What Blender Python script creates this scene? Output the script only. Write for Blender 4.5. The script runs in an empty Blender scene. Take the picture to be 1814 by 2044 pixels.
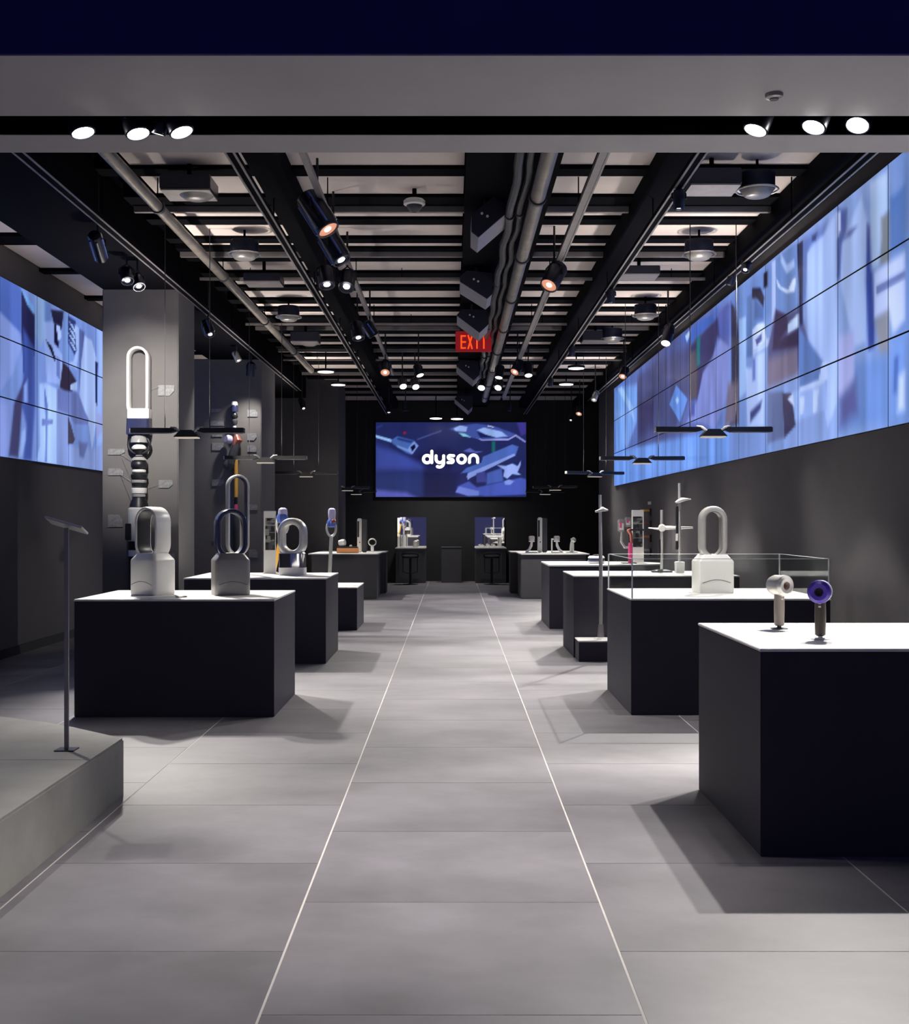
import bpy, bmesh, math, random
import numpy as np
from mathutils import Vector, Matrix

random.seed(7)
S = bpy.context.scene
COL = S.collection
F = 2400.0            # focal length in pixels of the 1814 x 2044 frame
VX, VY, EYE = 903.0, 1040.0, 1.5

# ------------------------------------------------------------------ camera, world, exposure
cam_d = bpy.data.cameras.new('camera')
cam = bpy.data.objects.new('camera', cam_d)
COL.objects.link(cam)
cam.location = (0, 0, EYE)
cam.rotation_euler = (math.pi / 2, 0, 0)
cam_d.sensor_fit = 'HORIZONTAL'
cam_d.sensor_width = 36.0
cam_d.lens = F / 1814 * 36.0
cam_d.shift_x = (907 - VX) / 1814
cam_d.shift_y = (VY - 1022) / 1814
cam_d.clip_start = 0.05
cam_d.clip_end = 200
S.camera = cam

world = bpy.data.worlds.new('world')
S.world = world
world.use_nodes = True
bg = world.node_tree.nodes['Background']
bg.inputs[0].default_value = (0.17, 0.18, 0.50, 1)
bg.inputs[1].default_value = 0.2

S.view_settings.view_transform = 'Standard'
S.view_settings.look = 'None'
S.view_settings.exposure = 0.0
S.view_settings.gamma = 1.0
S.view_settings.use_curve_mapping = False


# ------------------------------------------------------------------ materials
def lin(c):
    c = c / 255.0
    return c / 12.92 if c <= 0.04045 else ((c + 0.055) / 1.055) ** 2.4


def rgb(r, g, b):
    return (lin(r), lin(g), lin(b))


def mat(name, col, rough=0.5, metal=0.0, var=0.08, scale=6.0, bump=0.0, stretch=None, rnd=0.0, spec=None):
    m = bpy.data.materials.new(name)
    m.use_nodes = True
    nt = m.node_tree
    b = nt.nodes['Principled BSDF']
    b.inputs['Roughness'].default_value = rough
    b.inputs['Metallic'].default_value = metal
    if spec is not None:
        b.inputs['Specular IOR Level'].default_value = spec
    tc = nt.nodes.new('ShaderNodeTexCoord')
    mp = nt.nodes.new('ShaderNodeMapping')
    if stretch:
        mp.inputs['Scale'].default_value = stretch
    nz = nt.nodes.new('ShaderNodeTexNoise')
    nz.inputs['Scale'].default_value = scale
    nz.inputs['Detail'].default_value = 6
    nz.inputs['Roughness'].default_value = 0.6
    nt.links.new(tc.outputs['Object'], mp.inputs[0])
    nt.links.new(mp.outputs[0], nz.inputs['Vector'])
    rp = nt.nodes.new('ShaderNodeValToRGB')
    rp.color_ramp.elements[0].position = 0.3
    rp.color_ramp.elements[1].position = 0.7
    rp.color_ramp.elements[0].color = tuple(max(0, c * (1 - var)) for c in col) + (1,)
    rp.color_ramp.elements[1].color = tuple(min(1, c * (1 + var)) for c in col) + (1,)
    nt.links.new(nz.outputs['Fac'], rp.inputs[0])
    out = rp.outputs[0]
    if rnd > 0:
        oi = nt.nodes.new('ShaderNodeObjectInfo')
        mr = nt.nodes.new('ShaderNodeMapRange')
        mr.inputs['To Min'].default_value = 1 - rnd
        mr.inputs['To Max'].default_value = 1 + rnd
        nt.links.new(oi.outputs['Random'], mr.inputs['Value'])
        mx = nt.nodes.new('ShaderNodeVectorMath')
        mx.operation = 'SCALE'
        nt.links.new(out, mx.inputs[0])
        nt.links.new(mr.outputs[0], mx.inputs['Scale'])
        out = mx.outputs[0]
        va = nt.nodes.new('ShaderNodeVectorMath')
        va.operation = 'ADD'
        vs = nt.nodes.new('ShaderNodeVectorMath')
        vs.operation = 'SCALE'
        vs.inputs[0].default_value = (7.3, 13.1, 3.7)
        nt.links.new(oi.outputs['Random'], vs.inputs['Scale'])
        nt.links.new(mp.outputs[0], va.inputs[0])
        nt.links.new(vs.outputs[0], va.inputs[1])
        nt.links.new(va.outputs[0], nz.inputs['Vector'])
    nt.links.new(out, b.inputs['Base Color'])
    if bump > 0:
        bp = nt.nodes.new('ShaderNodeBump')
        bp.inputs['Strength'].default_value = bump
        bp.inputs['Distance'].default_value = 0.01
        nt.links.new(nz.outputs['Fac'], bp.inputs['Height'])
        nt.links.new(bp.outputs[0], b.inputs['Normal'])
    return m


def emat(name, col, strength):
    m = bpy.data.materials.new(name)
    m.use_nodes = True
    b = m.node_tree.nodes['Principled BSDF']
    b.inputs['Base Color'].default_value = (*[c * .5 for c in col], 1)
    b.inputs['Emission Color'].default_value = (*col, 1)
    b.inputs['Emission Strength'].default_value = strength
    return m


def screen_mat(name, strength):
    m = bpy.data.materials.new(name)
    m.use_nodes = True
    nt = m.node_tree
    b = nt.nodes['Principled BSDF']
    b.inputs['Base Color'].default_value = (.01, .01, .012, 1)
    b.inputs['Roughness'].default_value = .3
    at = nt.nodes.new('ShaderNodeAttribute')
    at.attribute_name = 'picture'
    nt.links.new(at.outputs['Color'], b.inputs['Emission Color'])
    b.inputs['Emission Strength'].default_value = strength
    return m


def glass_mat(name, tint, refl):
    m = bpy.data.materials.new(name)
    m.use_nodes = True
    nt = m.node_tree
    nt.nodes.remove(nt.nodes['Principled BSDF'])
    o = nt.nodes['Material Output']
    tr = nt.nodes.new('ShaderNodeBsdfTransparent')
    tr.inputs[0].default_value = (*tint, 1)
    gl = nt.nodes.new('ShaderNodeBsdfGlossy')
    gl.inputs['Roughness'].default_value = 0.03
    lw = nt.nodes.new('ShaderNodeLayerWeight')
    lw.inputs[0].default_value = refl
    mx = nt.nodes.new('ShaderNodeMixShader')
    mn = nt.nodes.new('ShaderNodeMath')
    mn.operation = 'MINIMUM'
    mn.inputs[1].default_value = .16
    nt.links.new(lw.outputs['Fresnel'], mn.inputs[0])
    nt.links.new(mn.outputs[0], mx.inputs[0])
    nt.links.new(tr.outputs[0], mx.inputs[1])
    nt.links.new(gl.outputs[0], mx.inputs[2])
    nt.links.new(mx.outputs[0], o.inputs[0])
    return m


M = {}
M['tile'] = mat('floor tile', (.130, .123, .139), .5, 0, .28, 1.5, .04, stretch=(.9, 1.1, 1), rnd=.08)
M['grout'] = mat('pale grout', (.42, .40, .385), .8)
M['wall'] = mat('charcoal wall paint', (.080, .074, .082), .75, 0, .06, 3)
M['wall_black'] = mat('black wall paint', (.022, .022, .027), .8, 0, .1, 3)
M['column'] = mat('column charcoal plaster', (.125, .118, .118), .7, 0, .06, 3)
M['void'] = mat('black ceiling void', (.003, .003, .005), .9, spec=0)
M['plank'] = mat('grey ceiling board', (.74, .66, .62), .8, 0, .05, 2, rnd=.05)
M['joist'] = mat('black joist', (.004, .004, .006), .9, spec=.05)
M['soffit'] = mat('grey soffit plaster', (.46, .445, .46), .7, 0, .05, 2)
M['fascia'] = mat('navy fascia', (.03, .025, .14), .7, spec=.1)
M['plinth'] = mat('matte black plinth', (.043, .041, .054), .6, 0, .06, 4, spec=.15)
M['plinth_grey'] = mat('charcoal plinth', (.085, .083, .09), .6, 0, .06, 4)
M['top'] = mat('white solid surface', (.80, .79, .77), .35, 0, .03, 5)
M['platform'] = mat('grey stone platform', (.24, .235, .22), .6, 0, .2, 2.2, .05)
M['white'] = mat('white plastic', (.78, .77, .74), .35, 0, .03)
M['silver'] = mat('brushed silver', (.62, .61, .58), .33, .55, .05, 30)
M['steel'] = mat('satin steel', (.45, .44, .43), .35, .9, .05, 20)
M['nickel'] = mat('nickel grey plastic', (.30, .29, .28), .35, .4, .05, 20)
M['chrome'] = mat('chrome', (.85, .85, .86), .06, 1, .02)
M['navy'] = mat('dark navy gloss', (.03, .035, .09), .22, .2, .05)
M['blue'] = mat('blue metal', (.10, .17, .55), .3, .3, .05)
M['black'] = mat('black plastic', (.010, .010, .013), .4)
M['lampbody'] = mat('blue black lamp body', (.012, .014, .03), .3, .3)
M['dark'] = mat('dark grey plastic', (.05, .05, .055), .4)
M['pipe'] = mat('dull steel pipe', (.34, .31, .27), .4, .7, .2, 6)
M['rail'] = mat('grey rail metal', (.30, .28, .28), .45, .5, .1, 8)
M['wedge'] = mat('floor lit grey underside', (.27, .255, .29), .5)  # paler than the face: floor light on the underside put into the colour
M['wedge_face'] = mat('navy black fabric face', (.008, .008, .022), .6)
M['orange'] = mat('orange leather', (.72, .30, .11), .5)
M['gold'] = mat('golden orange tube', (.85, .45, .08), .35, .2)
M['pink'] = mat('magenta plastic', (.70, .08, .25), .4)
M['red'] = mat('copper red plastic', (.42, .12, .09), .35, .3)
M['purple'] = mat('violet plastic', (.085, .045, .42), .35)
M['taupe'] = mat('taupe plastic', (.27, .23, .21), .4, .1)
M['bronze'] = mat('dark bronze plastic', (.075, .062, .055), .35, .3)
M['plate'] = mat('frosted label plate', (.20, .20, .21), .5, 0, .35, 40)
M['lavender'] = mat('pale violet clear bin', (.55, .52, .75), .2)
M['clear'] = mat('smoky clear plastic', (.30, .30, .30), .15)
M['exit_red'] = emat('red exit panel', (.30, .008, .015), .55)
M['exit_letter'] = emat('orange exit letter', (1.0, .09, .012), 1.0)
M['lens'] = emat('lit white lens', (1, .95, .88), 9)
M['lens_hot'] = emat('very bright entrance lens', (1, .96, .9), 45)
M['lens_soft'] = emat('lit soft lens', (1, .93, .82), 2.2)
M['lens_warm'] = emat('warm lamp reflector', (.85, .36, .22), .75)
M['lamp_strip'] = emat('dim pendant diffuser', (1, .86, .72), .38)
M['wire'] = mat('dull wire', (.03, .03, .035), .7)
M['logo'] = emat('white logo', (1, 1, 1), .97)
M['screen'] = screen_mat('screen picture', .96)
M['print'] = screen_mat('self lit printed panel', .18)  # print gives off its own faint glow in place of lamp light
M['glass'] = glass_mat('case glass', (.95, .965, .96), .12)
M['glass_edge'] = mat('pale glass edge', (.75, .80, .78), .2)
M['mirror'] = mat('mirror', (.9, .9, .9), .015, 1, 0)


# ------------------------------------------------------------------ mesh helpers
def PX(px, py, Y):
    """a pixel of the photograph at depth Y -> world point"""
    return Vector(((px - VX) * Y / F, Y, EYE + (VY - py) * Y / F))


def rrect(wx, wy, r, n=5):
    r = min(r, wx / 2 - 1e-4, wy / 2 - 1e-4)
    pts = []
    for cx, cy, a0 in ((wx / 2 - r, wy / 2 - r, 0), (-wx / 2 + r, wy / 2 - r, 90), (-wx / 2 + r, -wy / 2 + r, 180), (wx / 2 - r, -wy / 2 + r, 270)):
        for i in range(n):
            a = math.radians(a0 + 90 * i / (n - 1))
            pts.append((cx + r * math.cos(a), cy + r * math.sin(a)))
    return pts


class MB:
    def __init__(self):
        self.v = []
        self.f = []

    def add(self, verts, faces):
        o = len(self.v)
        self.v += [tuple(p) for p in verts]
        self.f += [tuple(i + o for i in q) for q in faces]
        return self

    def box(self, x0, x1, y0, y1, z0, z1):
        v = [(x, y, z) for z in (z0, z1) for y in (y0, y1) for x in (x0, x1)]
        return self.add(v, [(0, 2, 3, 1), (4, 5, 7, 6), (0, 1, 5, 4), (2, 6, 7, 3), (0, 4, 6, 2), (1, 3, 7, 5)])

    def obox(self, c, sx, sy, sz, R=None):
        R = R or Matrix.Identity(3)
        c = Vector(c)
        v = [c + R @ Vector((x * sx / 2, y * sy / 2, z * sz / 2)) for z in (-1, 1) for y in (-1, 1) for x in (-1, 1)]
        return self.add(v, [(0, 2, 3, 1), (4, 5, 7, 6), (0, 1, 5, 4), (2, 6, 7, 3), (0, 4, 6, 2), (1, 3, 7, 5)])

    def rings(self, rings, closed=False, caps=True):
        n = len(rings[0])
        v = [p for r in rings for p in r]
        f = []
        m = len(rings)
        for i in range(m if closed else m - 1):
            a, b = i * n, ((i + 1) % m) * n
            for j in range(n):
                k = (j + 1) % n
                f.append((a + j, a + k, b + k, b + j))
        if caps and not closed:
            f.append(tuple(range(n))[::-1])
            f.append(tuple((m - 1) * n + j for j in range(n)))
        return self.add(v, f)

    def cyl(self, p0, p1, r0, r1=None, n=16, caps=True):
        r1 = r0 if r1 is None else r1
        p0, p1 = Vector(p0), Vector(p1)
        d = (p1 - p0).normalized()
        u = d.orthogonal().normalized()
        w = d.cross(u)
        R = []
        for p, r in ((p0, r0), (p1, r1)):
            R.append([p + (u * math.cos(2 * math.pi * i / n) + w * math.sin(2 * math.pi * i / n)) * r for i in range(n)])
        return self.rings(R, caps=caps)

    def lathe(self, prof, c=(0, 0, 0), n=20, axis=None, caps=True):
        """prof: (radius, distance along axis)"""
        c = Vector(c)
        d = Vector(axis or (0, 0, 1)).normalized()
        u = Vector((1, 0, 0)) if abs(d.x) < .9 else Vector((0, 1, 0))
        u = (u - d * u.dot(d)).normalized()
        w = d.cross(u)
        R = [[c + d * t + (u * math.cos(2 * math.pi * i / n) + w * math.sin(2 * math.pi * i / n)) * max(r, 1e-4) for i in range(n)] for r, t in prof]
        return self.rings(R, caps=caps)

    def loft(self, secs, c=(0, 0, 0), n=5):
        """secs: (z, width, depth, corner, [dx, dy])"""
        c = Vector(c)
        R = []
        for s in secs:
            dx, dy = (s[4], s[5]) if len(s) > 4 else (0, 0)
            R.append([c + Vector((x + dx, y + dy, s[0])) for x, y in rrect(s[1], s[2], s[3], n)])
        return self.rings(R)

    def tube(self, pts, r, n=10, closed=False):
        pts = [Vector(p) for p in pts]
        m = len(pts)
        R = []
        up = None
        for i, p in enumerate(pts):
            a = pts[(i - 1) % m] if (closed or i > 0) else pts[i]
            b = pts[(i + 1) % m] if (closed or i < m - 1) else pts[i]
            d = (b - a).normalized()
            if up is None:
                up = d.orthogonal().normalized()
            u = (up - d * up.dot(d)).normalized()
            up = u
            w = d.cross(u)
            rr = r[i] if isinstance(r, (list, tuple)) else r
            R.append([p + (u * math.cos(2 * math.pi * k / n) + w * math.sin(2 * math.pi * k / n)) * rr for k in range(n)])
        return self.rings(R, closed=closed)

    def prism(self, poly, y0, y1):
        """poly in the XZ plane, extruded along Y"""
        n = len(poly)
        v = [(x, y0, z) for x, z in poly] + [(x, y1, z) for x, z in poly]
        f = [tuple(range(n)), tuple(range(2 * n - 1, n - 1, -1))]
        f += [(i, i + n, (i + 1) % n + n, (i + 1) % n) for i in range(n)]
        return self.add(v, f)

    def slab(self, poly, z0, z1):
        n = len(poly)
        v = [(x, y, z0) for x, y in poly] + [(x, y, z1) for x, y in poly]
        f = [tuple(range(n))[::-1], tuple(range(n, 2 * n))]
        f += [(i, (i + 1) % n, (i + 1) % n + n, i + n) for i in range(n)]
        return self.add(v, f)

    def stadium(self, a, z0, z1, t, d, c=(0, 0, 0), rnd=.35, n=12):
        """ring in the XZ plane: outer half width a, centres of the bows at z0 and z1, thickness t, depth d"""
        c = Vector(c)
        path = []
        for i in range(n + 1):
            q = math.pi * i / n
            path.append((a * math.cos(q), z1 + a * math.sin(q), math.cos(q), math.sin(q)))
        for i in range(n + 1):
            q = math.pi + math.pi * i / n
            path.append((a * math.cos(q), z0 + a * math.sin(q), math.cos(q), math.sin(q)))
        prof = [(-t / 2 + x, y) for x, y in rrect(t, d, rnd * t, 3)]
        R = [[c + Vector((px + nx * u, v, pz + nz * u)) for u, v in prof] for px, pz, nx, nz in path]
        return self.rings(R, closed=True)

    def build(self, name, m, parent=None, smooth=False, bevel=0.0, local=False):
        me = bpy.data.meshes.new(name)
        off = Vector((0, 0, 0))
        if parent is not None and not local:
            p = parent
            while p is not None:
                off = off + p.location
                p = p.parent
        me.from_pydata([tuple(Vector(p) - off) for p in self.v], [], self.f)
        bm = bmesh.new()
        bm.from_mesh(me)
        bmesh.ops.recalc_face_normals(bm, faces=bm.faces)
        if bevel > 0:
            ed = [e for e in bm.edges if len(e.link_faces) == 2 and e.calc_face_angle(0) > .6]
            bmesh.ops.bevel(bm, geom=ed, offset=bevel, segments=2, affect='EDGES', clamp_overlap=True)
        bm.to_mesh(me)
        bm.free()
        if smooth:
            me.polygons.foreach_set('use_smooth', [True] * len(me.polygons))
            me.set_sharp_from_angle(angle=math.radians(40))
        me.materials.append(m)
        o = bpy.data.objects.new(name, me)
        COL.objects.link(o)
        if parent is not None:
            o.parent = parent
        return o


def tag(o, label=None, cat=None, group=None, kind=None):
    if label:
        o['label'] = label
    if cat:
        o['category'] = cat
    if group:
        o['group'] = group
    if kind:
        o['kind'] = kind
    return o


def thing(name, label, cat, loc=(0, 0, 0), rotz=0.0, group=None):
    o = bpy.data.objects.new(name, None)
    COL.objects.link(o)
    o.location = loc
    o.rotation_euler = (0, 0, rotz)
    o.empty_display_size = .1
    return tag(o, label, cat, group)


def struct(name, mb, m, label=None, bevel=0.0):
    o = mb.build(name, m, bevel=bevel)
    return tag(o, label, None, None, 'structure')


def lamp(parent, pos, aim, power, cone=70, blend=.5, col=(1, .94, .86), rad=.05):
    d = bpy.data.lights.new('lamp_light', 'SPOT')
    d.energy = power
    d.spot_size = math.radians(cone)
    d.spot_blend = blend
    d.color = col
    d.shadow_soft_size = rad
    o = bpy.data.objects.new('lamp_light', d)
    COL.objects.link(o)
    o.parent = parent
    off = parent.location if parent else Vector((0, 0, 0))
    o.location = Vector(pos) - off
    o.rotation_euler = (Vector(aim) - Vector(pos)).to_track_quat('-Z', 'Y').to_euler()
    return o


# ------------------------------------------------------------------ the setting
XR, XL, YB, ZC = 3.25, -4.9, 30.0, 4.5
floor = struct('floor', MB().box(-5.3, 4.3, -.5, 30.2, -.08, -.0012), M['grout'], 'grey tiled shop floor with thin pale joints')
xs = [-5.245 + 1.165 * k for k in range(9)]
tile_mesh = None
for ci in range(8):
    off = .0 if ci % 2 == 0 else .54
    for r in range(-3, 25):
        y0 = 3.65 + off + 1.08 * r
        if y0 > 29.9:
            continue
        if tile_mesh is None:
            t = MB().box(.0045, 1.1605, .0025, 1.0775, -.006, 0).build('floor_tile', M['tile'], floor, local=True)
            tile_mesh = t.data
        else:
            t = bpy.data.objects.new('floor_tile', tile_mesh)
            COL.objects.link(t)
            t.parent = floor
        t.location = (xs[ci], y0, 0)

struct('wall_left', MB().box(-5.3, XL, 6.2, 30.2, 0, 4.62), M['wall'], 'charcoal wall on the left carrying the video wall')
struct('wall_right', MB().box(XR, 4.3, 6.2, 26.7, 0, 4.62), M['wall'], 'charcoal wall on the right under the long video wall')
struct('wall_right_recess', MB().box(4.2, 4.3, 26.7, 30.2, 0, 4.62), M['wall_black'], 'black end of the recess at the back right')
struct('wall_back', MB().box(-4.9, 4.2, YB, 30.2, 0, 4.62), M['wall_black'], 'black back wall behind the lit logo screen')
struct('wall_partition', MB().box(XL, -2.43, 25.6, 27.3, 0, 4.62), M['wall'], 'charcoal partition wall projecting at the back left')
struct('baseboard_left', MB().box(XL, XL + .02, 6.2, 24, 0, .10), M['wall_black'], 'black skirting along the left wall')
struct('baseboard_right', MB().box(XR - .02, XR, 6.2, 26.7, 0, .10), M['wall_black'], 'black skirting along the right wall')

ceil = struct('ceiling', MB().box(-5.3, 4.3, 6.2, 30.2, 4.62, 4.75), M['void'], 'black ceiling void with grey boards and joists')
bands = [(330, 345), (387, 408), (432, 443), (471, 480), (491, 499), (507, 517), (540, 556), (568, 576), (594, 602), (612, 618), (630, 648), (656, 663), (672, 679), (688, 693), (704, 709)]
by = [(7200 / (VY - a), 7200 / (VY - b)) for a, b in bands]
y = by[-1][1] + .75
while y < 29:
    by.append((y, y + .35))
    y += 1.15
bays = [(-2.72, -1.62), (-1.40, .10), (.86, 1.18), (1.24, 1.72), (1.88, 3.08)]
prev = 8.2
for i, (a, b) in enumerate(by + [(29.9, 30)]):
    for bi, (x0, x1) in enumerate(bays):
        if i > 0 or True:
            dz = random.uniform(0, .012)
            MB().box(x0, x1, prev + .004, a - .004, ZC + dz, ZC + .03 + dz).build('ceiling_board', M['plank'], ceil)
    if i < len(by):
        MB().box(-3.02, 3.1, a, b, ZC - .03, 4.61).build('ceiling_joist', M['joist'], ceil)
    prev = b
yl = 8.2
for k in range(13):
    yj = 10.75 + 1.75 * k - (0 if k != 1 else .0)
    yj = min(yj, 29.9)
    MB().box(-4.88, -3.97, yl + .004, yj - .004, ZC, ZC + .03).build('ceiling_board', M['plank'], ceil)
    MB().box(-4.9, -3.95, yj, yj + (.4 if k == 1 else .18), ZC - .04, 4.61).build('ceiling_joist', M['joist'], ceil)
    yl = yj + (.4 if k == 1 else .18)
    if yl > 28:
        break
# pale steel channels under some joists
for k in (1, 4, 10, 13, 16, 19):
    a, b = by[k]
    MB().box(-3.0, 3.08, b - .07, b - .02, ZC - .09, ZC - .035).build('ceiling_channel', M['rail'], ceil)
# long dark beams below the boards
for x0, x1, z0 in ((-3.95, -3.12, 4.12), (-1.62, -1.36, 4.32), (.11, .86, 4.34), (1.66, 1.88, 4.32), (3.0, 3.25, 4.30)):
    MB().box(x0, x1, 6.25, 29.95, z0, 4.61).build('ceiling_beam', M['joist'], ceil)

# header over the shop front
hd = struct('trim_header', MB().box(-5.3, 4.3, 4.91, 5.64, 3.4, 3.5).box(-5.3, 4.3, 5.92, 6.2, 3.4, 5.2).box(-5.3, 4.3, 5.60, 5.95, 3.62, 3.70), M['soffit'], 'grey plaster soffit over the shop entrance')
struct('trim_fascia', MB().box(-5.3, 4.3, 4.89, 4.91, 3.4, 5.2), M['fascia'], 'navy blue front face above the entrance soffit')
MB().box(-5.3, 4.3, 5.641, 5.919, 3.58, 3.62).box(-5.3, 4.3, 5.641, 5.655, 3.402, 3.58).box(-5.3, 4.3, 5.905, 5.919, 3.402, 3.58).build('light_slot', M['void'], hd)

# structural columns
for x0, y0, y1 in ((-3.96, 13.6, 14.45), (-4.2, 19.5, 21.0)):
    struct('trim_column', MB().box(x0, -3.1, y0, y1, 0, 4.13), M['column'], 'square charcoal column standing %s' % ('nearest the entrance on the left' if y0 < 15 else 'second along the left side'), bevel=.012)

# low platform on the left
pf = [(-1.8, 2.6), (-1.8, 6.58), (-2.2, 6.95), (-2.42, 7.12), (-2.9, 7.4), (-4.2, 7.4), (-4.2, 2.6)]
plat = thing('display_platform', 'low grey stone platform at the left foreground with a cut back corner', 'platform', (-3, 5.5, 0))
MB().slab(pf, 0, .30).build('base', M['platform'], plat)
for yy0, yy1 in ((2.61, 4.16), (4.165, 5.98), (5.985, None)):
    if yy1:
        q = [(-4.19, yy0), (-1.805, yy0), (-1.805, yy1), (-4.19, yy1)]
    else:
        q = [(-4.19, yy0), (-1.805, yy0), (-1.805, 6.575), (-2.2, 6.945), (-2.42, 7.115), (-2.9, 7.395), (-4.19, 7.395)]
    MB().slab(q, .30, .312).build('slab', M['platform'], plat)

# ------------------------------------------------------------------ screens
def sdf(poly, P):
    """signed distance of points P (N,2) to polygon (inside negative)"""
    poly = np.array(poly, float)
    n = len(poly)
    d = np.full(len(P), 1e9)
    ins = np.zeros(len(P), bool)
    for i in range(n):
        a, b = poly[i], poly[(i + 1) % n]
        e = b - a
        w = P - a
        t = np.clip((w @ e) / max(e @ e, 1e-12), 0, 1)
        q = w - t[:, None] * e
        d = np.minimum(d, np.hypot(q[:, 0], q[:, 1]))
        c = ((a[1] <= P[:, 1]) != (b[1] <= P[:, 1]))
        dy = b[1] - a[1] if abs(b[1] - a[1]) > 1e-9 else 1e-9
        ins ^= c & (P[:, 0] < a[0] + (P[:, 1] - a[1]) / dy * e[0])
    return np.where(ins, -d, d)


def smooth_noise(P, sx, sy, seed):
    r = np.random.RandomState(seed)
    g = r.rand(64, 64)
    x, y = P[:, 0] * sx + 31.3, P[:, 1] * sy + 17.7
    i, j = np.floor(x).astype(int), np.floor(y).astype(int)
    u, v = x - i, y - j
    u, v = u * u * (3 - 2 * u), v * v * (3 - 2 * v)
    i0, j0, i1, j1 = i % 64, j % 64, (i + 1) % 64, (j + 1) % 64
    return (g[i0, j0] * (1 - u) + g[i1, j0] * u) * (1 - v) + (g[i0, j1] * (1 - u) + g[i1, j1] * u) * v


def paint(P, base_fn, shapes, conv, namp=.10, seed=1):
    c = base_fn(P)
    n1 = smooth_noise(P, 3.0, .9, seed)
    n2 = smooth_noise(P, 9.0, 1.4, seed + 1)
    for col, soft, poly in shapes:
        w = [conv(*q) for q in poly]
        d = sdf(w, P)
        k = np.clip(.5 - d / (1.3 * soft), 0, 1)[:, None]
        k = k * k * (3 - 2 * k)
        c = c * (1 - k) + np.array(col, float)[None, :] * k
    c = (c - 128) * 1.1 + 122
    c = c * (1 + namp * (n1 - .5) * 2 + namp * .7 * (n2 - .5) * 2)[:, None]
    c = np.clip(c, 0, 255) / 255
    return np.where(c <= .04045, c / 12.92, ((c + .055) / 1.055) ** 2.4)


def picture_mesh(name, origin, du, dv, nu, nv, uv0, duv, painter, m, parent):
    """grid origin + i*du + j*dv; wall coordinates uv0 + (i*duv[0], j*duv[1])"""
    verts, P = [], []
    for j in range(nv + 1):
        for i in range(nu + 1):
            verts.append(origin + du * (i / nu) + dv * (j / nv))
            P.append((uv0[0] + duv[0] * i / nu, uv0[1] + duv[1] * j / nv))
    faces = [(j * (nu + 1) + i, j * (nu + 1) + i + 1, (j + 1) * (nu + 1) + i + 1, (j + 1) * (nu + 1) + i) for j in range(nv) for i in range(nu)]
    me = bpy.data.meshes.new(name)
    off = parent.location + (parent.parent.location if parent.parent else Vector((0, 0, 0)))
    me.from_pydata([tuple(v - off) for v in verts], [], faces)
    c = painter(np.array(P))
    at = me.color_attributes.new('picture', 'FLOAT_COLOR', 'POINT')
    arr = np.ones((len(verts), 4), np.float32)
    arr[:, :3] = c
    at.data.foreach_set('color', arr.ravel())
    me.materials.append(m)
    o = bpy.data.objects.new(name, me)
    COL.objects.link(o)
    o.parent = parent
    return o


def tr(org, s, col, soft, *pts):
    return (col, soft, [(org[0] + s * a, org[1] + s * b) for a, b in pts])


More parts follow.
